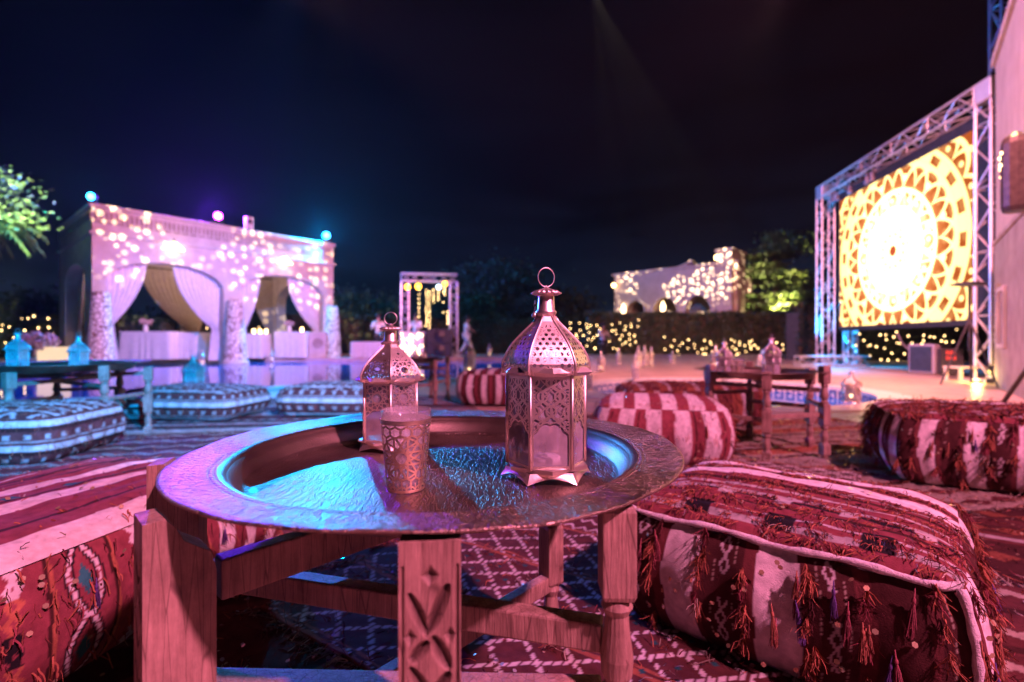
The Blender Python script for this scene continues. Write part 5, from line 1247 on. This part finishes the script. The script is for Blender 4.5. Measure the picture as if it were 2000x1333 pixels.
def tray(lab, loc, rz=0, scale=1.0):
    t = thing('brass_tray', lab, 'tray', loc, rz, 'round brass trays', scale); n = 180
    prof = [(.0, 0), (.06, .0), (.13, .0005), (.20, .0002), (.245, .0), (.258, .002), (.268, .009), (.276, .021), (.283, .031), (.289, .0345), (.300, .0355), (.318, .0365), (.336, .0385), (.347, .0400), (.3500, .0395), (.3503, .0375), (.348, .0370), (.318, .0340), (.290, .0320), (.280, .0280), (.272, .018), (.264, .005), (.255, -.002), (.0, -.002)]
    V = []
    for i, (r, z) in enumerate(prof):
        for k in range(n):
            a = 2*PI*k/n; w = max(0, (r-.27)/.08); V.append((r*math.cos(a), r*math.sin(a), z + w*(.0018*math.sin(3*a+1)+.0010*math.sin(7*a)+.0005*math.sin(23*a)) + .0003*math.sin(9*a+r*60)))
    np_mesh('plate', V, gridq(n, len(prof), True), M['brass'], t); return t
ZF = .446     # height of the tray's floor
tray('large engraved brass tray on the carved foreground stand', (TC[0], TC[1], ZF))

# ================================================================== LANTERNS
def strap(x, y, n, c, R_, w, kmax=3):
    r = np.hypot(x, y); k = 2*PI/n; a = np.arctan2(y, x); a = np.abs(np.mod(a+k/2, k)-k/2); px, py = r*np.cos(a), r*np.sin(a); m = np.zeros(x.shape, bool)
    for j in range(0, kmax+1):
        for s in (-1, 1): m |= np.abs(px*math.cos(k*j)+s*py*math.sin(k*j)-c) < w
    return m & (r < R_)
def circles(x, y, s, R_, w):
    m = np.zeros(x.shape, bool); h = s*math.sqrt(3)/2
    j0 = np.round(y/h)
    for dj in (-2, -1, 0, 1, 2):
        j = j0+dj; off = np.mod(j, 2)*s/2; i0 = np.round((x-off)/s)
        for di in (-2, -1, 0, 1, 2): m |= np.abs(np.hypot(x-(i0+di)*s-off, y-j*h)-R_) < w
    return m
def plate(name, prof, umax, mask, nu, nv, mat, lip=0.0):
    """one facet of a hexagonal lantern cut through by a pattern; prof(v)->(apothem, z); returns mesh"""
    V_, U_ = np.meshgrid(np.linspace(0, 1, nv+1), np.linspace(-1, 1, nu+1), indexing='ij')
    ap, z = prof(V_); hw = ap*math.tan(PI/6)*umax; x = U_*hw
    P = np.stack([x, -ap, z], -1); F = gridq(nu+1, nv+1)
    dz = np.diff(z[:, 0]); da = np.diff(ap[:, 0]); arc = np.concatenate([[0], np.cumsum(np.hypot(dz, da))])
    uc = (U_[:-1, :-1]+U_[1:, 1:])/2; vc = (V_[:-1, :-1]+V_[1:, 1:])/2; xc = (x[:-1, :-1]+x[1:, 1:])/2; yc = np.interp(vc, np.linspace(0, 1, nv+1), arc)
    hwc = (hw[:-1, :-1]+hw[1:, 1:])/2
    keep = mask(xc, yc, uc, vc, hwc, arc[-1]).ravel(); F = F[keep]
    used = np.unique(F); mp = -np.ones(P.size//3, int); mp[used] = np.arange(len(used)); 
    return np_mesh(name, P.reshape(-1, 3)[used], mp[F], mat, smooth=True, make=False)
def lantern_kit(res, mat, kind=0, panes=True):
    """meshes of a hexagonal lantern of unit size (total height about .305)"""
    k = {}; S = .0500     # apothem of the body
    a_dome = lambda v: np.interp(v, [0, .08, .18, .30, .42, .54, .66, .78, .90, 1], [S+.0045, S+.0062, S+.0062, S*1.06, S*.97, S*.84, S*.68, S*.50, S*.32, .0115])
    prof_d = lambda v: (a_dome(v), .150 + v*.0835)
    sm_ = mat
    def m_dome(x, y, u, v, hw, L):
        if kind == 0:
            tear = np.abs(x) < (hw-.0055)*1.0; inn = (v > .10) & (v < .86) & tear & (np.abs(x) < hw*.82*np.clip((.90-v)*3, 0, 1)+.001)
            pat = circles(x, y-.022, .0094, .0058, .0009) | strap(x, y-.026, 8, .0042, .0125, .0010) | (np.abs(np.hypot(x, y-.026)-.0128) < .0010)
            bead = (np.abs(np.abs(x)-(hw-.0045)) < .0009) & (np.mod(y, .0036) < .0014) & (v < .8)
            return (~inn | pat) & ~bead
        cx = .027; inn = (v > .09) & (v < .84) & (np.abs(x) < (hw-.004)*np.clip((.88-v)*3.2, 0, 1))
        pat = strap(x, y-.027, 10, .0085, .021, .0009) | strap(x, y-.058, 8, .0045, .012, .0009) | (np.abs(np.hypot(x, y-.027)-.0205) < .0010) | ((y > .047) & circles(x, y, .010, .006, .0010)) | ((np.abs(x) > .019) & circles(x, y, .009, .0056, .0009))
        return ~inn | pat
    nu = int(.078/res); k['dome'] = plate('dome_panel', prof_d, 1.0, m_dome, nu, int(.105/res), sm_)
    zb = .021; zt_ = .150; prof_b = lambda v: (S + 0*v, zb + v*(zt_-zb))
    split = .068 if kind == 0 else .062
    def m_body(x, y, u, v, hw, L):
        zz = y; fr = (np.abs(x) > hw-.0048) | (zz > L-.006) | (zz < .0045)
        up = zz > L-split
        arch = (L-split) - .020*np.clip((np.abs(x)/(hw*.92))**2.2, 0, 1)*1.0 + .0035*np.abs(np.sin(x*170))
        up = zz > arch; edge = up & (zz < arch+.0022)
        if kind == 0:
            pat = circles(x, zz-.1, .0236, .0128, .0013) | circles(x+.0118, zz-.1, .0236, .0068, .0013) | (np.abs(np.mod(x+zz, .0167)-.008) < .0010) | (np.abs(np.mod(x-zz, .0167)-.008) < .0010)
            bead = (np.hypot(np.mod(x, .0042)-.0021, np.mod(zz, .0042)-.0021) < .0013) & ((np.abs(np.abs(x)-(hw-.0065)) < .002))
            return fr | (up & (pat | edge | bead))
        cy0 = L-.034
        pat = strap(x, zz-cy0, 12, .0105, .026, .0011, 4) | (np.abs(np.hypot(x, zz-cy0)-.0265) < .0012) | (circles(x, zz-cy0, .0135, .0075, .0009) & (np.hypot(x, zz-cy0) > .0265))
        hole = np.hypot(x, zz-cy0) < .0042
        return fr | (up & ((pat | edge) & ~hole))
    k['body'] = plate('side_panel', prof_b, 1.0, m_body, nu, int(.129/res), sm_)
    mb = MB(); h = (S-.0015)*math.tan(PI/6)*.99; mb.add([(-h, -S+.0018, zb+.002), (h, -S+.0018, zb+.002), (h, -S+.0018, zt_-.002), (-h, -S+.0018, zt_-.002)], [(0, 1, 2, 3)]); k['pane'] = mb.mesh('glass_pane', M['pane'])
    # ribs on the six edges
    mb = MB(); c = 1/math.cos(PI/6); pts = []
    for v in np.linspace(0, 1, 12):
        ap, z = prof_d(np.array(v)); pts.append((0, -float(ap)*c, float(z)))
    mb.tube(pts[::1], .0017, 6); mb.tube([(0, -S*c, zb-.001), (0, -S*c, zt_)], .0024, 6); k['rib'] = mb.mesh('corner_rib', mat, True)
    # bands
    mb = MB(); f = c
    mb.lathe([((S+.003)*f, .1485), ((S+.0065)*f, .1500), ((S+.0105)*f, .1535), ((S+.0060)*f, .1580), ((S+.004)*f, .160)], 6, rot=PI/6); k['shoulder'] = mb.mesh('shoulder_band', mat)
    mb = MB(); mb.lathe([((S-.002)*f, .0155), ((S+.0042)*f, .0160), ((S+.0042)*f, .0215), ((S+.0005)*f, .0225)], 6, rot=PI/6); k['base'] = mb.mesh('base_plate', mat)
    # flared apron feet
    mb = MB(); V = []; n = 24
    for j, (dr, z) in enumerate(((.001, .0158), (.0035, .010), (.0085, .0015))):
        for i in range(n+1):
            u = -1+2*i/n; ap = S+dr; zz = z + (0 if j < 2 else .0085*(1-abs(u)**1.7)*1.0); V.append((u*ap*math.tan(PI/6), -ap, zz))
    mb.add(V, gridq(n+1, 3).tolist()); k['apron'] = mb.mesh('foot_apron', mat, True)
    mb = MB(); mb.lathe([(.0125, .2325), (.0155, .2385), (.0150, .2405), (.0128, .2425), (.0118, .262), (.0112, .2645)], 24); k['neck'] = mb.mesh('neck', mat, True)
    # fluted cap
    n = 64; prof = [(.0105, .2640), (.020, .2652), (.0215, .2662), (.016, .2700), (.008, .2732), (.0035, .2750), (.002, .277)]
    V = [(r*(1+(.09*math.cos(16*a) if r > .012 else 0))*math.cos(a), r*(1+(.09*math.cos(16*a) if r > .012 else 0))*math.sin(a), z+(.0008*math.cos(16*a) if r > .012 else 0)) for r, z in prof for a in [2*PI*i/n for i in range(n)]]
    mb = MB(); mb.add(V, gridq(n, len(prof), True).tolist()); k['cap'] = mb.mesh('fluted_cap', mat, True)
    mb = MB(); R_ = .0125; mb.tube([(R_*math.sin(2*PI*i/28), .25*R_*math.sin(2*PI*i/28), .2905-R_*1.12*math.cos(2*PI*i/28)) for i in range(29)], .00085, 8, False); mb.tube([(0, 0, .2755), (0, .0015, .2785)], .0016, 6); k['ring'] = mb.mesh('carrying_ring', mat, True)
    # latch chain beside the neck
    mb = MB()
    for i in range(5):
        z = .236+.0045*i; mb.tube([(-.0165+.0010*math.cos(a)+(.0006*math.cos(a) if i % 2 else 0), .0018*math.cos(a+i), z+.0026*math.sin(a)) for a in np.linspace(0, 2*PI, 10)], .0006, 5, False)
    mb.ball((-.0175, -.001, .2345), .0042, 10, 6); k['clasp'] = mb.mesh('clasp', mat, True)
    mb = MB(); mb.lathe([(.021, .0175), (.021, .028), (.0195, .0285), (.004, .0280), (.0, .0282)], 24); k['candle'] = mb.mesh('candle_cup', M['cloth'], True)
    return k
def lantern(lab, loc, rz, sc, kit, candle_lit=False, wide=1.0, group='metal lanterns', cat='lantern', detail=True):
    t = thing('metal_lantern', lab, cat, loc, rz, group); t.scale = (sc*wide, sc*wide, sc)
    for i in range(6):
        for nm in ('dome', 'body', 'rib') + (('pane', 'apron') if detail else ()):
            o = link(kit[nm].name.split('.')[0], kit[nm], t); o.rotation_euler = (0, 0, i*PI/3 + (PI/6 if nm == 'rib' else 0))
    for nm in ('shoulder', 'base', 'neck', 'cap', 'ring') + (('clasp', 'candle') if detail else ()):
        link(kit[nm].name.split('.')[0], kit[nm], t)
    if candle_lit:
        mb = MB(); mb.lathe([(.016, .018), (.016, .05)], 10); mb.build('candle', M['cloth'], t); mb = MB(); mb.ball((0, 0, .062), .009, 8, 6, 1.6); mb.build('flame', M['candle'], t, True)
    return t
kit_big = lantern_kit(.00062, M['lantern'], 0)
kit_small = lantern_kit(.0007, M['lantern'], 1)
kit_far = lantern_kit(.0021, M['lantern'], 1)
lantern('large nickel lantern with filigree dome on the right half of the brass tray', (.0495, .700, ZF), R(4), .985, kit_big)
lantern('smaller lantern with star-cut panels at the back left of the brass tray', (-.222, .885, ZF), R(-16), .81, kit_small, wide=1.12)

# decorated tea glass
def tea_glass(lab, loc, sc=1.0, rz=0):
    t = thing('tea_glass', lab, 'tea glass', loc, rz, None, sc); Hg = .105
    rad = lambda z: np.interp(z, [0, .004, .03, .07, Hg], [.0225, .0238, .0262, .0300, .0325])
    mb = MB(); zz = [0, .003, .02, .05, .08, .1035, .1052]; prof = [(float(rad(z)), z) for z in zz] + [(float(rad(z))-.0016, z) for z in (.1050, .08, .05, .02, .008)] + [(.002, .007)]
    mb.lathe(prof, 48); mb.build('tumbler', M['tumbler'], t, True)
    nu, nv = 360, 190; Z, A_ = np.meshgrid(np.linspace(.002, .094, nv+1), np.linspace(0, 2*PI, nu, endpoint=False), indexing='ij'); rr_ = rad(Z)+.0007
    V = np.stack([rr_*np.cos(A_), rr_*np.sin(A_), Z], -1); F = gridq(nu, nv+1, True)
    zc = np.repeat(((Z[:-1, 0]+Z[1:, 0])/2)[:, None], nu, 1); ac = np.repeat((A_[0]+PI/nu)[None], nv, 0); P3 = 2*PI/3
    xa = (np.mod(ac, P3)-P3/2)*.0275; y = zc-.047
    pat = strap(xa, y, 12, .0078, .0262, .00125, 4) & (np.hypot(xa, y) > .0035); pat |= np.abs(np.hypot(xa, y)-.0268) < .0012
    pat |= (np.hypot(xa, y) > .0268) & (circles(xa, y, .0125, .0066, .0010)); pat |= (np.abs(zc-.0035) < .0022) | (np.abs(zc-.091) < .003)
    pat |= (np.abs(zc-.0105) < .004) & (np.mod(ac*.0275, .006) < .0018); pat |= (np.abs(xa) > .0275)
    o = np_mesh('gilt_overlay', V.reshape(-1, 3), F[pat.ravel()], M['gold'], t)
    return t
tea_glass('tea glass with gilt star pattern between the two lanterns on the brass tray', (-.1385, .632, ZF), 1.0, R(-30))

# the other tray tables
s2 = turned_stand('wooden tray stand with turned legs on the right, behind the striped pouffe', (1.42, 2.78, .02), R(10))
tray('brass tray with two lanterns on the right rear stand', (1.42, 2.78, ZF*.98), 1, 1.0)
s3 = copy_tree(s2, 'white-lit tray stand at the far left beside the cyan pouffe', (-2.86, 3.15, 0), R(30), (1.22, 1.22, 1.0))
tray('wide brass tray with two teal lanterns at the far left', (-2.90, 3.15, ZF+.004), 2, 1.3)
s4 = copy_tree(s2, 'distant tray stand seen right of the smaller lantern', (-.98, 5.0, 0), R(75), .98)
tray('brass tray on the distant stand right of the smaller lantern', (-.98, 5.0, ZF*.98), 1, 1.0)
kit_teal = lantern_kit(.0021, M['lantern_teal'], 0)
L = lambda lab, px, d, z, sc, kit=None, lit=False, wide=1.0, rz=.3: lantern(lab, (at(px, d), d, z), rz, sc, kit or kit_far, lit, wide)
L('taller lantern at the right end of the right rear tray', 1506, 2.75, ZF*.98, .80)
L('lantern left of centre on the right rear tray', 1414, 2.72, ZF*.98, .72)
tg = tea_glass('small tea glass between the lanterns on the right rear tray', (at(1442, 2.68), 2.68, ZF*.98))
L('teal lantern at the left end of the far left tray', 35, 3.1, ZF+.004, .88, kit_teal, wide=1.15)
L('teal lantern at the right end of the far left tray', 154, 3.05, ZF+.004, .80, kit_teal, wide=1.1)
L('candle lantern on the distant tray right of the smaller lantern', 828, 4.9, ZF*.98, .42, None, True, 1.2)
L('squat candle lantern left on the distant tray', 812, 5.0, ZF*.98, .36, None, True, 1.4)
# lanterns standing on the floor
L('wide teal-domed lantern on the pool edge left of centre', 378, 5.9, .03, 1.55, kit_teal, False, 1.25)
L('tall candle lantern on the pool edge left of the large lantern', 917, 8.1, .02, 2.3, None, True, .75)
L('blue-lit lantern on the terrace right of the large lantern', 1174, 9.9, .007, 1.5, None, True, .9)
L('slim pale lantern on the far deck behind the blue-lit lantern', 1208, 13.0, 0, 1.6, None, False, .8)
L('tall lantern leftmost of the three on the far terrace', 1247, 11.0, 0, 1.9, None, True, .75)
L('middle lantern of the three on the far terrace', 1259, 12.0, 0, 1.9, None, False, .75)
L('slim lantern rightmost of the three on the far terrace', 1272, 12.0, 0, 1.75, None, True, .6)
L('small round cage lantern alone on the far terrace', 1313, 13.5, 0, 1.25, None, False, 1.15)
L('reddish lantern on the basin rim at its left end', 1241, 7.6, .02, 1.4, None, False, .7)
L('dark slim lantern in front of the basin at the left', 1151, 6.1, .01, 1.1, None, False, .7)
L('stout lantern with a candle on the floor right of the right tray stand', 1662, 4.95, .008, 1.15, None, True, 1.25)
L('pale lantern on the terrace behind the right rear tray', 1398, 10.5, 0, 2.0, None, True, .85)
L('pale lantern just left of the taller lantern on the terrace behind', 1488, 9.0, 0, 1.7, None, False, .8)
L('lantern on the far pool edge mirrored in the water', 956, 19.6, 0, 1.9, None, True, .9)
L('lantern at the pool edge before the middle pillar wrap', 395, 14.5, -.1, 1.6, None, True, .9)
L('small lantern on the far deck left of the stone pedestal', 531, 17.6, -.1, 1.6, None, True, .9)
